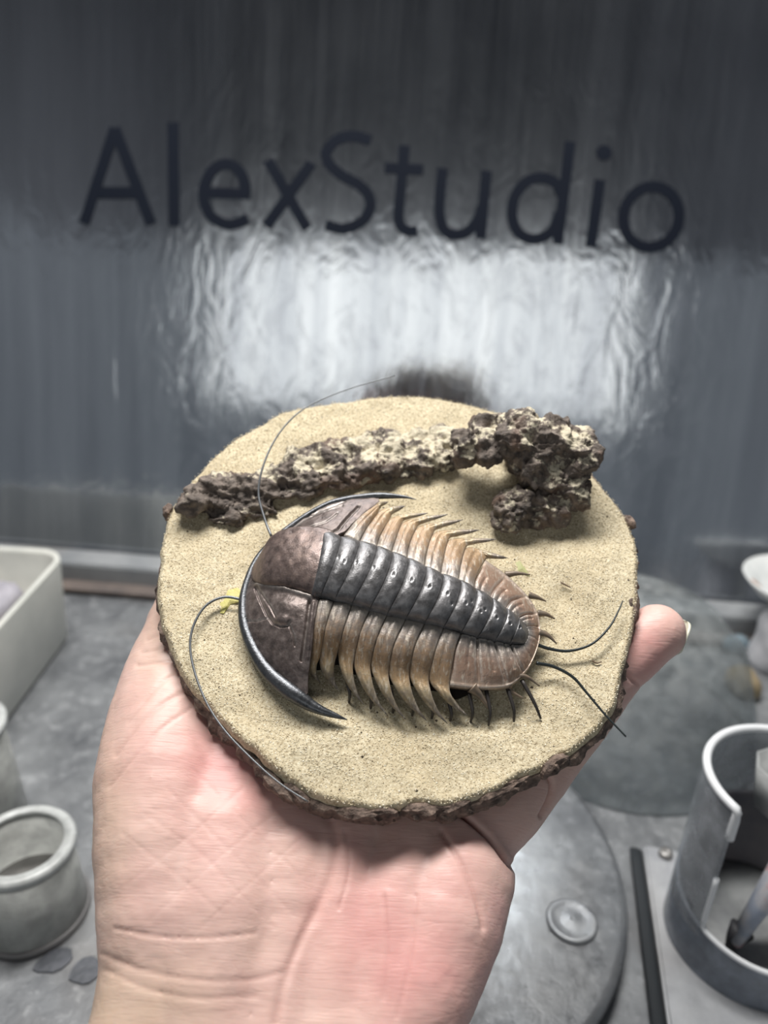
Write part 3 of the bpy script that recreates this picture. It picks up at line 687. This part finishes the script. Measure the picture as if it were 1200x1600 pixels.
for i in range(3, 11):
    A = ax[i]+(UP3[i]-ax[i])*1.5; A[2] = .006; B = ax[i]+(UP3[i]-ax[i])*2.2+axis_dir*.003; B[2] = .0002
    spike('leg', [A, (A+B)/2+ZN*.0008, B], .0006, .0003, M['leg'], n=8, seg=6)
# antennae and tail filaments
def wire(name, pts, ws, r0, r1, mat, lab=None):
    P = crom([D(*p, w_) for p, w_ in zip(pts, ws)], 60); o = tube(name, P, np.linspace(r0, r1, 60), mat, tri, 8, base=TB)
    if lab: o['label'] = lab
wire('antenna', [(424, 838), (414, 812), (404, 772), (410, 732), (428, 690), (455, 655), (490, 630), (550, 606), (617, 587)], (4, 4.5, 6, 8, 9.5, 11, 12, 13, 14), .00042, .00016, M['wire'])
wire('antenna', [(384, 938), (350, 933), (320, 948), (300, 985), (299, 1028), (318, 1088), (350, 1140), (400, 1192), (440, 1226), (482, 1253)], (3, 3.4, 3.2, 2.6, 2, 1.6, 1.4, 1.4, 1.6, 1.8), .00042, .00020, M['wire'])
wire('tail_filament', [(836, 1006), (860, 1014), (890, 1017), (925, 1006), (952, 980), (966, 955), (973, 939)], (4.2, 3.6, 3.4, 3.6, 4, 4.2, 4.4), .00050, .00018, M['wire_dark'])
wire('tail_filament', [(838, 1036), (866, 1042), (895, 1058), (918, 1084), (945, 1116), (978, 1151)], (4, 3.4, 3, 2.8, 3, 3.4), .00052, .00022, M['wire_dark'])

# ================================================================== bark pieces on the sand
def bark_piece(name, items, base, label, vox, dusty, seed, far=0):
    root_me = blobs([(c-base, r) for c, r in items]); o = link(name, root_me, M['bark'])
    modified(o, [('REMESH', dict(mode='VOXEL', voxel_size=vox))])
    v, n = get_vn(o.data); g = v+seed
    cr = ridged(g*np.array([150, 210, 210]), 3); lump = fbm(g*130+4, 3)
    cell = ridged(g*340, 2)
    d = (lump-.5)*.0060 + (cr-.6)*.0046 - np.clip(cell-.80, 0, 1)*.006 + (fbm(g*700, 2)-.5)*.0014
    set_v(o.data, v+n*d[:, None])
    v2, n2 = get_vn(o.data)
    dust = dusty*np.clip(n2[:, 2]*.9+.1, 0, 1) + (fbm(g*240+30, 3)-.5)*1.3 - d/.0046*.28 + (far*np.clip((v[:, 1]+.002)/.008, -1, 1) if far else 0)
    a = o.data.attributes.new('dust', 'FLOAT', 'POINT'); a.data.foreach_set('value', np.clip(dust, 0, 1).astype(np.float32))
    o.data.materials.clear(); o.data.materials.append(M['bark'])
    o.data.polygons.foreach_set('use_smooth', [True]*len(o.data.polygons))
    o.location = d2w(base[None])[0]; o.rotation_euler = (TILT, 0, 0); tag(o, label, 'bark'); return o
def B(px, py, w_, rx, ry, rz): return (D(px, py, w_), (rx*.001, ry*.001, rz*.001))
bark_piece('bark_strip', [B(310, 782, 2.5, 5, 5.5, 4.2), B(345, 766, 2.5, 8, 6.5, 4.2), B(385, 764, 2, 9, 7, 3.8), B(430, 754, 2, 9, 7.5, 3.8), B(475, 742, 2, 9, 8.5, 3.8), B(520, 728, 2, 9, 9.5, 4), B(565, 720, 2, 9, 9.5, 4), B(610, 714, 2, 9, 9.5, 4), B(655, 708, 2, 8, 9.5, 4), B(690, 702, 2, 6, 9, 4), B(352, 810, .8, 6, 3.2, 2.0), B(395, 794, 1.0, 8, 3.4, 2.2)],
           D(500, 740, 0), 'long low strip of dark bark half dusted with sand behind the trilobite', .0005, .46, .31, .22)
bark_piece('bark_chunk', [B(730, 697, 11.5, 5.5, 6.5, 4.5), B(762, 690, 13, 7.5, 8, 5), B(815, 684, 16, 9, 9, 6.5), B(860, 692, 16, 9.5, 9, 6.5), B(898, 703, 15, 6.5, 8, 6), B(868, 738, 11, 8.5, 7, 5.5), B(830, 730, 12, 7, 6, 5), B(885, 768, 6.5, 6.5, 7, 6), B(797, 806, 3.5, 4.8, 4.5, 5), B(835, 806, 3, 6, 4, 4.2), B(803, 782, 6.5, 5.6, 4.5, 4), B(855, 790, 4.5, 7, 5.5, 5), B(830, 700, 6, 8, 8, 7), B(870, 720, 6, 9, 8, 7)],
           D(825, 740, 0), 'craggy upright chunk of dark bark with sandy crust at the right of the disc', .0005, .50, 1.7)
# small bits lying on the sand
def leaf(name, pts, ws, label, mat, base=None):
    P = np.array([D(*p, w_) for p, w_ in zip(pts, ws)]); c = P.mean(0); n = len(P)
    V = [c+ZN*.0004]+list(P)+[c+ZN*.0001]+list(P-ZN*.0003)
    F = [(0, 1+k, 1+(k+1) % n) for k in range(n)]+[(n+1, n+2+(k+1) % n, n+2+k) for k in range(n)]+[(1+k, n+2+k, n+2+(k+1) % n, 1+(k+1) % n) for k in range(n)]
    o = mesh(name, np.array(V)-c, F, mat, smooth=False); fix_normals(o); o.location = d2w(c[None])[0]; o.rotation_euler = (TILT, 0, 0)
    return tag(o, label, 'leaf fragment')
ylw = m_simple('dry_leaf', (.52, .48, .14), .6, 0, (.62, .55, .22), 500, .3, 900)
grn = m_simple('green_leaf', (.36, .38, .16), .6, 0, (.46, .44, .22), 500)
leaf('leaf_fragment', [(356, 922), (372, 918), (380, 928), (374, 940), (360, 944), (350, 958), (344, 958), (341, 944), (350, 938)], [.8, 1.0, 1.2, 1.0, .7, .9, .7, .7, .9], 'yellow green torn leaf bit at the front of the trilobite head', ylw)
leaf('leaf_fragment', [(803, 880), (812, 876), (822, 890), (828, 900), (818, 898), (808, 892)], [.7, 1.2, 1.0, .7, .7, .8], 'thin olive leaf bit right of the tail', grn)
leaf('leaf_fragment', [(735, 858), (750, 860), (760, 866), (748, 866)], [.7, 1.0, .7, .6], 'small olive leaf sliver among the far side spines', grn)
tw = m_simple('twig_brown', (.16, .11, .07), .7)
for k, (pts, lab) in enumerate([([(876, 910), (884, 914), (892, 918)], 'tiny brown twig on the sand right of the tail'), ([(925, 1032), (932, 1036), (940, 1034)], 'tiny curled twig near the right edge of the sand')]):
    P = crom([D(*p, .7) for p in pts], 12); c = P.mean(0); o = tube('twig', P-c, np.linspace(.0003, .00018, 12), tw, None, 6); o.location = d2w(c[None])[0]; o.rotation_euler = (TILT, 0, 0); tag(o, lab, 'twig')
# dark specks in the sand
V = []; F = []
for k in range(170):
    a = random.uniform(-math.pi, math.pi); s0 = math.sqrt(random.uniform(0, .95)); r_ = float(np.interp(a, tt, RR))*s0
    u, v = r_*math.cos(a), r_*math.sin(a); h = float(sand_h(np.array([u]), np.array([v]))[0]); z = random.uniform(.00018, .00042)
    b = len(V); V += [np.array([u, v, h])+octv[j]*z*random.uniform(.6, 1.4)-BASE0 for j in range(6)]; F += [tuple(b+octf[j]) for j in range(8)]
o = mesh('dark_specks', V, F, m_simple('speck', (.07, .05, .035), .8), base_root, smooth=False); tag(o, kind='stuff')

# ================================================================== the hand
def chain(pts, step=.28):
    out = []
    P = [np.r_[D(x, y, w_), 0] for x, y, w_, r in pts]
    for p, (x, y, w_, r) in zip(P, pts): p[3] = r*depth_of(p[:3])/FPX
    for a, b in zip(P[:-1], P[1:]):
        L = np.linalg.norm(b[:3]-a[:3]); n = max(2, int(L/(step*max(a[3], b[3])))+1)
        for t in np.linspace(0, 1, n): q = a*(1-t)+b*t; out.append((q[:3], q[3]))
    return out
HC = [
    [(212, 1700, -24, 100), (242, 1590, -23, 98), (258, 1500, -22, 98), (258, 1420, -20, 103), (258, 1320, -20, 110), (262, 1220, -21, 112), (268, 1130, -22, 100), (284, 1040, -23, 82), (304, 965, -23, 66), (325, 890, -22, 58), (345, 820, -21, 50)],
    [(330, 1700, -23, 110), (335, 1560, -22, 110), (345, 1430, -20, 112), (350, 1310, -22, 110), (365, 1210, -24, 95)],
    [(430, 1700, -25, 110), (430, 1560, -25, 108), (440, 1420, -25, 106), (450, 1300, -25, 100), (455, 1210, -24, 80)],
    [(520, 1700, -25, 106), (520, 1560, -26, 104), (530, 1420, -27, 102), (540, 1310, -26, 96), (560, 1210, -24, 75)],
    [(590, 1700, -24, 98), (600, 1560, -25, 100), (620, 1430, -25, 100), (635, 1330, -25, 92), (650, 1235, -24, 72)],
    [(585, 1720, -23, 92), (630, 1600, -23, 90), (660, 1530, -22, 92), (692, 1440, -22, 96), (712, 1370, -23, 94), (712, 1310, -24, 82)],
    [(690, 1320, -24, 78), (745, 1290, -23, 68), (795, 1258, -21, 57)],
    [(795, 1258, -21, 57), (835, 1212, -21, 53), (888, 1142, -19, 49), (940, 1078, -17, 45), (968, 1042, -14.5, 44), (1000, 1008, -12, 47), (1026, 988, -10.5, 45)],
    [(650, 1235, -24, 72), (700, 1100, -20, 56), (740, 980, -20, 52), (768, 880, -19.5, 46)],
    [(560, 1210, -24, 72), (600, 1080, -20, 58), (610, 930, -20, 52), (615, 800, -19.5, 46)],
    [(455, 1210, -24, 72), (470, 1080, -20, 56), (480, 940, -20, 52), (490, 840, -19.5, 46)],
]
HB = D(480, 1480, -26)
its = [(p-HB, r) for c in HC for p, r in chain(c)]
hand = link('person', blobs(its), M['skin'])
modified(hand, [('REMESH', dict(mode='VOXEL', voxel_size=.0011)), ('SMOOTH', dict(factor=.5, iterations=14)), ('SUBSURF', dict(levels=1, render_levels=1))])
v, n = get_vn(hand.data); q, _ = proj(v+HB); facing = np.clip(n[:, 2]*1.2+.3, 0, 1)
dsp = np.zeros(len(v)); cre = np.zeros(len(v))
for line, wd, dp, cs in [
    ([(500, 1255), (522, 1300), (520, 1350), (500, 1410), (470, 1470), (445, 1530), (430, 1600)], 8, .0006, .16),
    ([(700, 1262), (725, 1275), (765, 1308), (790, 1340), (812, 1364)], 4, .0022, .8),
    ([(850, 1205), (862, 1225), (858, 1250), (846, 1275)], 4, .0012, .5),
    ([(690, 1300), (720, 1350), (745, 1410), (755, 1450)], 4, .0006, .25),
    ([(160, 1490), (220, 1515), (300, 1530), (380, 1532), (440, 1520)], 4, .00025, .12), ([(165, 1515), (230, 1545), (310, 1560), (400, 1556)], 4, .00022, .10), ([(180, 1450), (250, 1463), (330, 1465), (400, 1458)], 3, .0003, .12),
    ([(180, 1180), (230, 1120), (280, 1085), (310, 1080)], 4, .0003, .14), ([(170, 1230), (240, 1150), (300, 1105)], 3, .0002, .1), ([(200, 1130), (250, 1070), (290, 1045)], 3, .0002, .1),
    ([(230, 1000), (262, 985)], 3, .0003, .1), ([(222, 1020), (268, 1010)], 3, .0003, .1), ([(215, 1040), (275, 1032)], 3, .0003, .1),
    ([(225, 1270), (310, 1330), (380, 1400), (430, 1450)], 2.5, .00010, .06), ([(260, 1230), (330, 1300), (400, 1370), (460, 1430)], 2.5, .00010, .06), ([(300, 1200), (390, 1290), (470, 1370)], 2.5, .00010, .06), ([(190, 1300), (280, 1370), (350, 1430)], 2.5, .00010, .06),
    ([(200, 1380), (290, 1310), (380, 1230)], 2.5, .00008, .05), ([(230, 1440), (330, 1350), (430, 1270)], 2.5, .00008, .05), ([(290, 1470), (390, 1380), (480, 1300)], 2.5, .00008, .05),
    ([(600, 1400), (605, 1480), (600, 1560)], 3, .0003, .1), ([(650, 1400), (640, 1500), (620, 1590)], 3, .0003, .1), ([(540, 1300), (545, 1360), (530, 1420)], 3, .0003, .1),
    ([(965, 1040), (985, 1058), (1005, 1075)], 3.5, .0006, .3), ([(975, 1055), (990, 1066)], 3, .0003, .2)]:
    d = line_dist(q, crom(line, 24) if len(line) > 2 else line); g = np.exp(-(d/wd)**2)*facing
    dsp -= dp*g; cre = np.maximum(cre, cs*np.exp(-(d/(wd*.55))**2)*facing)
dsp += (fbm(v*90, 2)-.5)*.0009 + (fbm(v*420, 2)-.5)*.00015
set_v(hand.data, v+n*dsp[:, None])
def blot(x, y, rx, ry): return np.exp(-(((q[:, 0]-x)/rx)**2+((q[:, 1]-y)/ry)**2))
pink = np.clip(.75*blot(650, 1530, 110, 90)+.65*blot(380, 1200, 120, 90)+.75*blot(1010, 1010, 45, 60)+.6*blot(560, 1420, 90, 90)+.3*blot(330, 1200, 70, 60)+.25*blot(720, 1400, 80, 90), 0, 1)
pale = np.clip(.85*blot(180, 1580, 140, 80)+.6*blot(160, 1280, 40, 200)+.4*blot(250, 980, 40, 80)+.5*blot(900, 1150, 60, 60), 0, 1)
for k, val in (('pink', pink), ('pale', pale), ('crease', cre)):
    a = hand.data.attributes.new(k, 'FLOAT', 'POINT'); a.data.foreach_set('value', val.astype(np.float32))
hand.data.materials.clear(); hand.data.materials.append(M['skin'])
hand.data.polygons.foreach_set('use_smooth', [True]*len(hand.data.polygons))
hand.location = d2w(HB[None])[0]; hand.rotation_euler = (TILT, 0, 0)
tag(hand, 'open left hand, palm up, holding the sand disc with little finger out at right', 'hand')
# nail of the little finger, on its outer back side
pa, pb = D(1000, 1052, -12.5), D(1026, 986, -10.5); dr = (pb-pa)/np.linalg.norm(pb-pa)
rt = np.cross(dr, ZN); rt /= np.linalg.norm(rt); dn_ = np.cross(rt, dr)
dors = rt*.78 - dn_*.63; side = np.cross(dr, dors)
rfin = 45*depth_of(pb)/FPX
V = []; nl, nw = 14, 13
for lay in (1.0, .93):
    for i, a in enumerate(np.linspace(-.35, 1.14, nl)):
        taper = math.sqrt(max(.02, 1-max(0, (a-.35)/.80)**2))
        for b in np.linspace(-1, 1, nw):
            ph = b*.85*taper; rr_ = rfin*1.0*lay
            drop = .18*max(0, a-.3)**2
            V.append(pb + dr*(a*rfin*(1-.10*b*b)) + (dors*math.cos(ph)*(1-drop)+side*math.sin(ph))*rr_ - HB)
F = grid_faces(nl, nw)+grid_faces(nl, nw, off=nl*nw, flip=True); K = nl*nw
for j in range(nw-1): F += [(j, K+j, K+j+1, j+1), ((nl-1)*nw+j, (nl-1)*nw+j+1, K+(nl-1)*nw+j+1, K+(nl-1)*nw+j)]
for i in range(nl-1): F += [(i*nw, (i+1)*nw, K+(i+1)*nw, K+i*nw), (i*nw+nw-1, K+i*nw+nw-1, K+(i+1)*nw+nw-1, (i+1)*nw+nw-1)]
o = mesh('fingernail', V, F, m_simple('nail', (.66, .66, .54), .3, 0), hand); fix_normals(o); o['label'] = 'pale long fingernail of the little finger'

# ================================================================== things in the booth
plast_grey = m_clear('frosted_plastic', (.46, .47, .45), .80, .35, .2)
clear = m_clear('dusty_clear_plastic', (.52, .55, .58), .52, .2, .4)
film = m_clear('dusty_film', (.46, .48, .48), .24, .3, .25)
white_pl = m_simple('grimy_white_plastic', (.56, .57, .53), .45, 0, (.68, .68, .63), 25, .1)

# white tray at the left
def tray():
    c1 = floor_pt(118, 985); c2 = floor_pt(5, 1140); dy = (c2-c1); dy /= np.linalg.norm(dy)
    H = .060
    # height so that the rim corner lands at the seen place
    dx = np.array([dy[1], -dy[0], 0.]); dx = dx if dx[0] < 0 else -dx
    W, L = .17, .22
    r = empty('plastic_tray', c1+dx*W/2+dy*L/2, (0, 0, math.atan2(-dx[1], -dx[0])))
    tag(r, 'white rectangular plastic tray with rounded corners at the left edge', 'tray')
    def loop(w_, l_, rad, z, n=8):
        out = []
        for sx, sy, a0 in ((1, 1, 0), (-1, 1, 90), (-1, -1, 180), (1, -1, 270)):
            for k in range(n+1):
                t = math.radians(a0+90*k/n); out.append((sx*(w_/2-rad)+rad*math.cos(t), sy*(l_/2-rad)+rad*math.sin(t), z))
        return out
    lps = [loop(W-.004, L-.004, .012, 0), loop(W, L, .016, .003), loop(W+.004, L+.004, .018, H), loop(W+.0035, L+.0035, .018, H+.0012), loop(W-.002, L-.002, .015, H+.0012), loop(W-.004, L-.004, .014, H-.001), loop(W-.008, L-.008, .012, .004), loop(W-.03, L-.03, .010, .0025)]
    n = len(lps[0]); V = [p for l in lps for p in l]
    F = grid_faces(len(lps), n, closed_m=True)+[tuple(range(n))[::-1], tuple(range((len(lps)-1)*n, len(lps)*n))]
    o = mesh('body', V, F, white_pl, r); fix_normals(o)
    sf = loop(W-.0085, L-.0085, .010, .026); V = sf+loop(W-.0095, L-.0095, .010, .0045); n = len(sf)
    o = mesh('paint_residue', V, [tuple(range(n)), tuple(range(n, 2*n))[::-1]]+[(k, n+k, n+(k+1) % n, (k+1) % n) for k in range(n)], m_simple('brown_residue', (.12, .07, .055), .35, 0, (.24, .20, .20), 35), r, smooth=False)
    return r, c1, dx, dy
tr, tc1, tdx, tdy = tray()
def lump(name, loc, sc, mat, label, cat, seed=0, amp=.5, fr=60):
    me = blobs([((0, 0, 0), sc)]); v = np.array([x.co for x in me.vertices]); v = v*(1+(fbm(v*fr+seed, 3)-.5)[:, None]*amp*2)
    v[:, 2] = np.maximum(v[:, 2], -sc[2]*.75); v[:, 2] -= v[:, 2].min(); set_v(me, v)
    me.polygons.foreach_set('use_smooth', [True]*len(me.polygons))
    o = link(name, me, mat); o.location = loc; return tag(o, label, cat)
pl_ = floor_pt(-8, 955, .036); lump('crumpled_rag', (pl_[0], pl_[1], .026), (.020, .024, .016), m_simple('purple_grey_rag', (.30, .29, .33), .7, 0, (.48, .46, .50), 60), 'purple grey crumpled rag lying in the white tray', 'rag', 3)

# cups
def cup(name, bx, by, rb, rt_, h, mat, label, lip_w=.0022, th_=.0012, group=None):
    c = floor_pt(bx, by)
    r = empty(name, c); tag(r, label, 'cup', group)
    lathe('body', [(.0001, 0), (rb-.001, 0), (rb, .001), (rt_, h), (rt_-th_, h), (rb-th_, .0022), (.0001, .0022)], mat, r)
    lathe('rim', [(rt_-.0006, h-.0018), (rt_+lip_w, h-.0016), (rt_+lip_w, h+.0006), (rt_+lip_w*.4, h+.0016), (rt_-th_-.0012, h+.0016), (rt_-th_-.0014, h+.0004), (rt_-th_+.0002, h-.0012)], m_clear('cup_rim_'+name, (.60, .62, .61), .85, .3, .2), r)
    return r, c
cu, cuc = cup('measuring_cup', 54, 1424, .0222, .0190, .039, plast_grey, 'frosted grey plastic cup with a thick rim at the bottom left')
lathe('liquid', [(.0001, .0025), (.0205, .0025), (.0197, .012), (.0001, .012)], m_simple('murky_paint', (.16, .155, .15), .3, 0, (.26, .25, .24), 90), cu)
lathe('foot_ring', [(.0212, .0001), (.0230, .0001), (.0230, .0035), (.0212, .0035)], m_simple('cup_foot', (.17, .165, .165), .4), cu)
cup('plastic_beaker', -38, 1290, .024, .020, .060, plast_grey, 'pale translucent beaker cut off by the left edge beside the tray')
# dark dried paint chips
chipm = m_simple('dark_paint_chip', (.045, .05, .06), .5, 0, (.08, .085, .10), 300, .3)
for (x, y, a), lab in zip([((86, 1502), (.0075, .0048), .55), ((136, 1517), (.0068, .0055), .3)], ['dark dried paint chip touching the foot of the bottom left cup', 'dark rounded paint chip on the floor between cup and wrist']):
    c = floor_pt(*x); n = 14; ring = [(y[0]*math.cos(t)*(1+.12*math.sin(3*t+a*9)), y[1]*math.sin(t)*(1+.1*math.cos(4*t))) for t in np.linspace(0, 2*math.pi, n, endpoint=False)]
    V = [(p[0]*math.cos(a)-p[1]*math.sin(a), p[0]*math.sin(a)+p[1]*math.cos(a), z) for z in (0, .0008) for p in ring]
    o = mesh('paint_chip', V, [tuple(range(n))[::-1], tuple(range(n, 2*n))]+[(k, (k+1) % n, n+(k+1) % n, n+k) for k in range(n)], chipm, smooth=False); o.location = c; tag(o, lab, 'paint chip', 'dried paint chips')

# turntable under the wrist: circle fitted to the seen edge
ed_ = np.array([floor_pt(x, y, .014)[:2] for x, y in [(905, 1235), (935, 1285), (965, 1350), (983, 1410), (986, 1450), (976, 1510), (952, 1560)]])
A_ = np.c_[2*ed_, np.ones(len(ed_))]; sol = np.linalg.lstsq(A_, (ed_**2).sum(1), rcond=None)[0]; tcx, tcy = sol[:2]; trad = math.sqrt(sol[2]+tcx**2+tcy**2)
print('turntable', tcx, tcy, trad)
tt_r = empty('turntable', (tcx, tcy, 0)); tag(tt_r, 'round grey metal turntable splashed with paint beneath the wrist', 'turntable')
lathe('plate', [(.0001, .008), (trad-.004, .008), (trad-.001, .009), (trad, .011), (trad-.0008, .0132), (trad-.004, .014), (trad*.6, .0139), (.0001, .0139)], m_floor('turntable_metal', (.155, .165, .18), (.28, .295, .31), .36, .5), tt_r, 128)
lathe('foot', [(.0001, 0), (trad*.5, 0), (trad*.45, .0081), (.0001, .0081)], M['floor'], tt_r)
bc = floor_pt(893, 1440, .014)
bo = lathe('boss', [(.0001, -.0005), (.0105, -.0005), (.0108, .0006), (.0098, .0013), (.0080, .0009), (.0075, .0006), (.004, .0010), (.0012, .0016), (.0001, .0017)], m_floor('boss_metal', (.20, .21, .225), (.33, .345, .36), .42, .4), tt_r, 40); bo.location = (bc[0]-tcx, bc[1]-tcy, .0143)

# board at the right with a black strip for the dark gap along its left side
b0 = floor_pt(1005, 1318, .006); b1 = floor_pt(1045, 1600, .006)
ang = math.atan2(b0[0]-b1[0], b0[1]-b1[1])
_o = Matrix.Rotation(-ang, 3, 'Z') @ Vector((.0875, -.10, 0))
bd = empty('metal_board', (b0[0]+_o.x, b0[1]+_o.y, 0), (0, 0, -ang)); tag(bd, 'pale grey paint stained board lying at the right', 'board')
box('board_top', (0, 0, .003), (.175, .20, .006), m_floor('board_pale', (.25, .26, .28), (.42, .43, .445), .45, .15), bd, .0012)
for k, (x, y) in enumerate([(1038, 1326), (1078, 1328)]):
    p = floor_pt(x, y, .006); lc = Matrix.Rotation(ang, 3, 'Z') @ Vector((p[0]-bd.location.x, p[1]-bd.location.y, 0))
    s_ = lathe('screw', [(.0001, 0), (.0035, 0), (.003, .0022), (.0001, .0026)], m_simple('screw_steel%d' % k, (.30, .29, .28), .4, .6), bd, 16); s_.location = (lc.x, lc.y-.004, .006)
r0_, r1_ = floor_pt(993, 1328, .003), floor_pt(1034, 1640, .003)
P = np.linspace(r0_, r1_, 12); c = P.mean(0).copy(); c[2] = 0
gap_strip = tube('dark_gap', P-c, .0030, m_simple('gap_black', (.016, .020, .024), .8), None, 10, flat=.5); gap_strip.location = c; tag(gap_strip, 'thin black strip standing for the dark gap between the turntable and the pale board', 'gap_strip')  # dark slit beside the board, laid as a flat black strip

# cut open clear cylinder on the board
cb = floor_pt(1163, 1462, .006)
cy = empty('paint_bottle', (cb[0], cb[1], .006)); tag(cy, 'clear plastic cylinder with a cut open front, standing on the pale board', 'bottle')
Rc_, Hc = .0335, .085
def wallcyl(name, R_, th_, fn_lo, fn_hi, mat, parent, nseg=96, nz=24, a0=0, a1=2*math.pi):
    V = []; closed = abs(a1-a0-2*math.pi) < 1e-6
    an = np.linspace(a0, a1, nseg, endpoint=not closed)
    for a in an:
        lo, hi = fn_lo(a), fn_hi(a); zs = np.linspace(lo, hi, nz)
        for z in zs: V.append((R_*math.cos(a), R_*math.sin(a), z))
        for z in zs[::-1]: V.append(((R_-th_)*math.cos(a), (R_-th_)*math.sin(a), z))
    F = grid_faces(nseg, 2*nz, closed_m=True, closed_n=closed)
    if not closed: F += [tuple(range(2*nz)), tuple(range((nseg-1)*2*nz, nseg*2*nz))[::-1]]
    o = mesh(name, V, F, mat, parent, smooth=True); fix_normals(o); return o
# opening faces the viewer: angle -90 deg is towards -y
oa0, oa1 = math.radians(-90-62), math.radians(-90+40)
lower_hi = lambda a: .030
paint_mat = m_simple('bottle_paint', (.20, .22, .26), .35, 0, (.33, .35, .39), 60)
wallcyl('lower_wall', Rc_, .0016, lambda a: 0, lambda a: .020+.012*(0.5+.5*math.cos(a-math.radians(90))), m_clear('smoked_wall', (.25, .28, .33), .80, .25, .2), cy)
wallcyl('upper_wall', Rc_, .0014, lambda a: .018, lambda a: Hc, m_clear('smoked_clear', (.50, .52, .55), .45, .2, .2), cy, a0=oa1, a1=oa0+2*math.pi)
lathe('base', [(.0001, 0), (Rc_-.0018, 0), (Rc_-.0018, .010), (.0001, .010)], m_simple('grey_base', (.26, .27, .28), .5, 0, (.40, .41, .41), 70), cy)
edge_w = m_simple('white_cut_edge', (.72, .74, .76), .4)
zz = lambda a: .020+.012*(0.5+.5*math.cos(a-math.radians(90)))
E1 = [((Rc_-.0008)*math.cos(oa0), (Rc_-.0008)*math.sin(oa0), z) for z in np.linspace(.05, .024, 8)]+[((Rc_-.0008)*math.cos(a), (Rc_-.0008)*math.sin(a), zz(a)) for a in np.linspace(oa0+.06, oa1, 26)]
tube('cut_edge', E1, .0011, edge_w, cy, 8)
top = [((Rc_-.0008)*math.cos(a), (Rc_-.0008)*math.sin(a), Hc) for a in np.linspace(oa0-.02, oa1-2*math.pi, 60)]
top = [((Rc_-.0008)*math.cos(oa0), (Rc_-.0008)*math.sin(oa0), z) for z in np.linspace(Hc-.014, Hc-.001, 5)]+top
tube('top_edge', top, .0017, edge_w, cy, 8)
wallcyl('dark_liner', Rc_-.0022, .0008, lambda a: .0105, lambda a: .052, m_simple('dark_band', (.07, .075, .09), .45, 0, (.13, .12, .13), 50), cy, a0=oa1+.35, a1=oa0+2*math.pi-.25)  # darker band round the inside, from the base to mid height
# octagonal cap held inside the mouth
cap = lathe('inner_cup', [(.0001, .058), (.010, .058), (.0135, .078), (.0125, .078), (.0092, .060), (.0001, .060)], m_simple('inner_cup_grey', (.24, .25, .25), .45, 0, (.36, .37, .37), 80), cy, 8); cap.location = (.004, .012, .004)
# paint stick leaning in the bottle
ps = empty('paint_stick', (cb[0]-.0125, cb[1]-.014, .0205)); tag(ps, 'flat grey stick smeared with red paint leaning inside the cut cylinder', 'stick')
st_m = NT('smeared_stick'); n_ = st_m.noise(70, 4)
st_mat = st_m.fin(st_m.ramp(n_, [(.38, (.30, .34, .42)), (.52, (.50, .50, .52)), (.60, (.46, .16, .17)), (.72, (.36, .34, .38))]), .5)
tube('shaft', [(0, 0, .001), (.006, .002, .020), (.012, .005, .042), (.019, .008, .066)], [.0055, .0078, .0085, .0085], st_mat, ps, 14, flat=.5)
tube('tip', [(-.0035, -.0015, -.004), (-.001, 0, .001), (.0015, .0008, .006)], [.0012, .0035, .0052], m_simple('black_tip', (.03, .03, .035), .6), ps, 10)

# white palette dish with a brown stain, on a stem, far right
pc = wall_pt(1238, 934, .05)
dish = empty('palette_dish', (pc[0]+.006, pc[1], 0)); tag(dish, 'white shallow palette dish with a brown stain at the right edge', 'dish')
zb = pc[2]-.006
o = lathe('bowl', [(.0001, 0), (.016, .0005), (.030, .008), (.040, .019), (.0385, .0195), (.029, .0105), (.015, .0030), (.0001, .002)], m_simple('dish_white', (.60, .63, .63), .4, 0, (.74, .75, .74), 40), dish, 48); o.location = (0, 0, zb)
lathe('stem', [(.0001, 0), (.010, 0), (.010, .002), (.004, .004), (.004, zb+.001), (.0001, zb+.001)], white_pl, dish, 24)
me = blobs([((0, 0, 0), (.006, .004, .0012))]); o = link('paint_stain', me, m_simple('stain_brown', (.30, .13, .08), .5, 0, (.42, .22, .13), 200), dish); o.location = (-.030, .004, zb+.0125); o.rotation_euler = (0, .7, 0)

# dusty plastic dome behind the little finger
dc = floor_pt(985, 1235); 
dome = empty('plastic_dome', (dc[0]+.008, dc[1]+.060, 0)); tag(dome, 'dusty translucent plastic dome behind the little finger', 'cover')
Rd = .078
lathe('shell', [(Rd, 0), (Rd*.985, .012), (Rd*.93, .030), (Rd*.80, .060), (Rd*.58, .078), (Rd*.3, .088), (.0001, .091), (.0001, .090), (Rd*.3, .087), (Rd*.57, .077), (Rd*.79, .0592), (Rd*.915, .030), (Rd*.97, .012), (Rd*.982, 0)], film, dome, 72, close=True)
# small clutter by the right wall
for (x, y, sc, cA, cB, nm, lab, ct) in [(1160, 1080, (.010, .012, .009), (.26, .20, .12), (.36, .29, .18), 'dried_paint_lump', 'tan dried paint lump on the floor at the right', 'paint lump'), (1150, 1018, (.010, .008, .008), (.16, .22, .26), (.26, .32, .36), 'blue_paint_lump', 'bluish paint lump near the wall at the right', 'paint lump'), (1205, 1040, (.016, .02, .026), (.50, .51, .54), (.62, .62, .65), 'crumpled_tissue', 'pale crumpled tissue at the right edge', 'tissue')]:
    p = floor_pt(x, y); lump(nm, p, sc, m_simple(nm, cA, .7, 0, cB, 80), lab, ct, x)
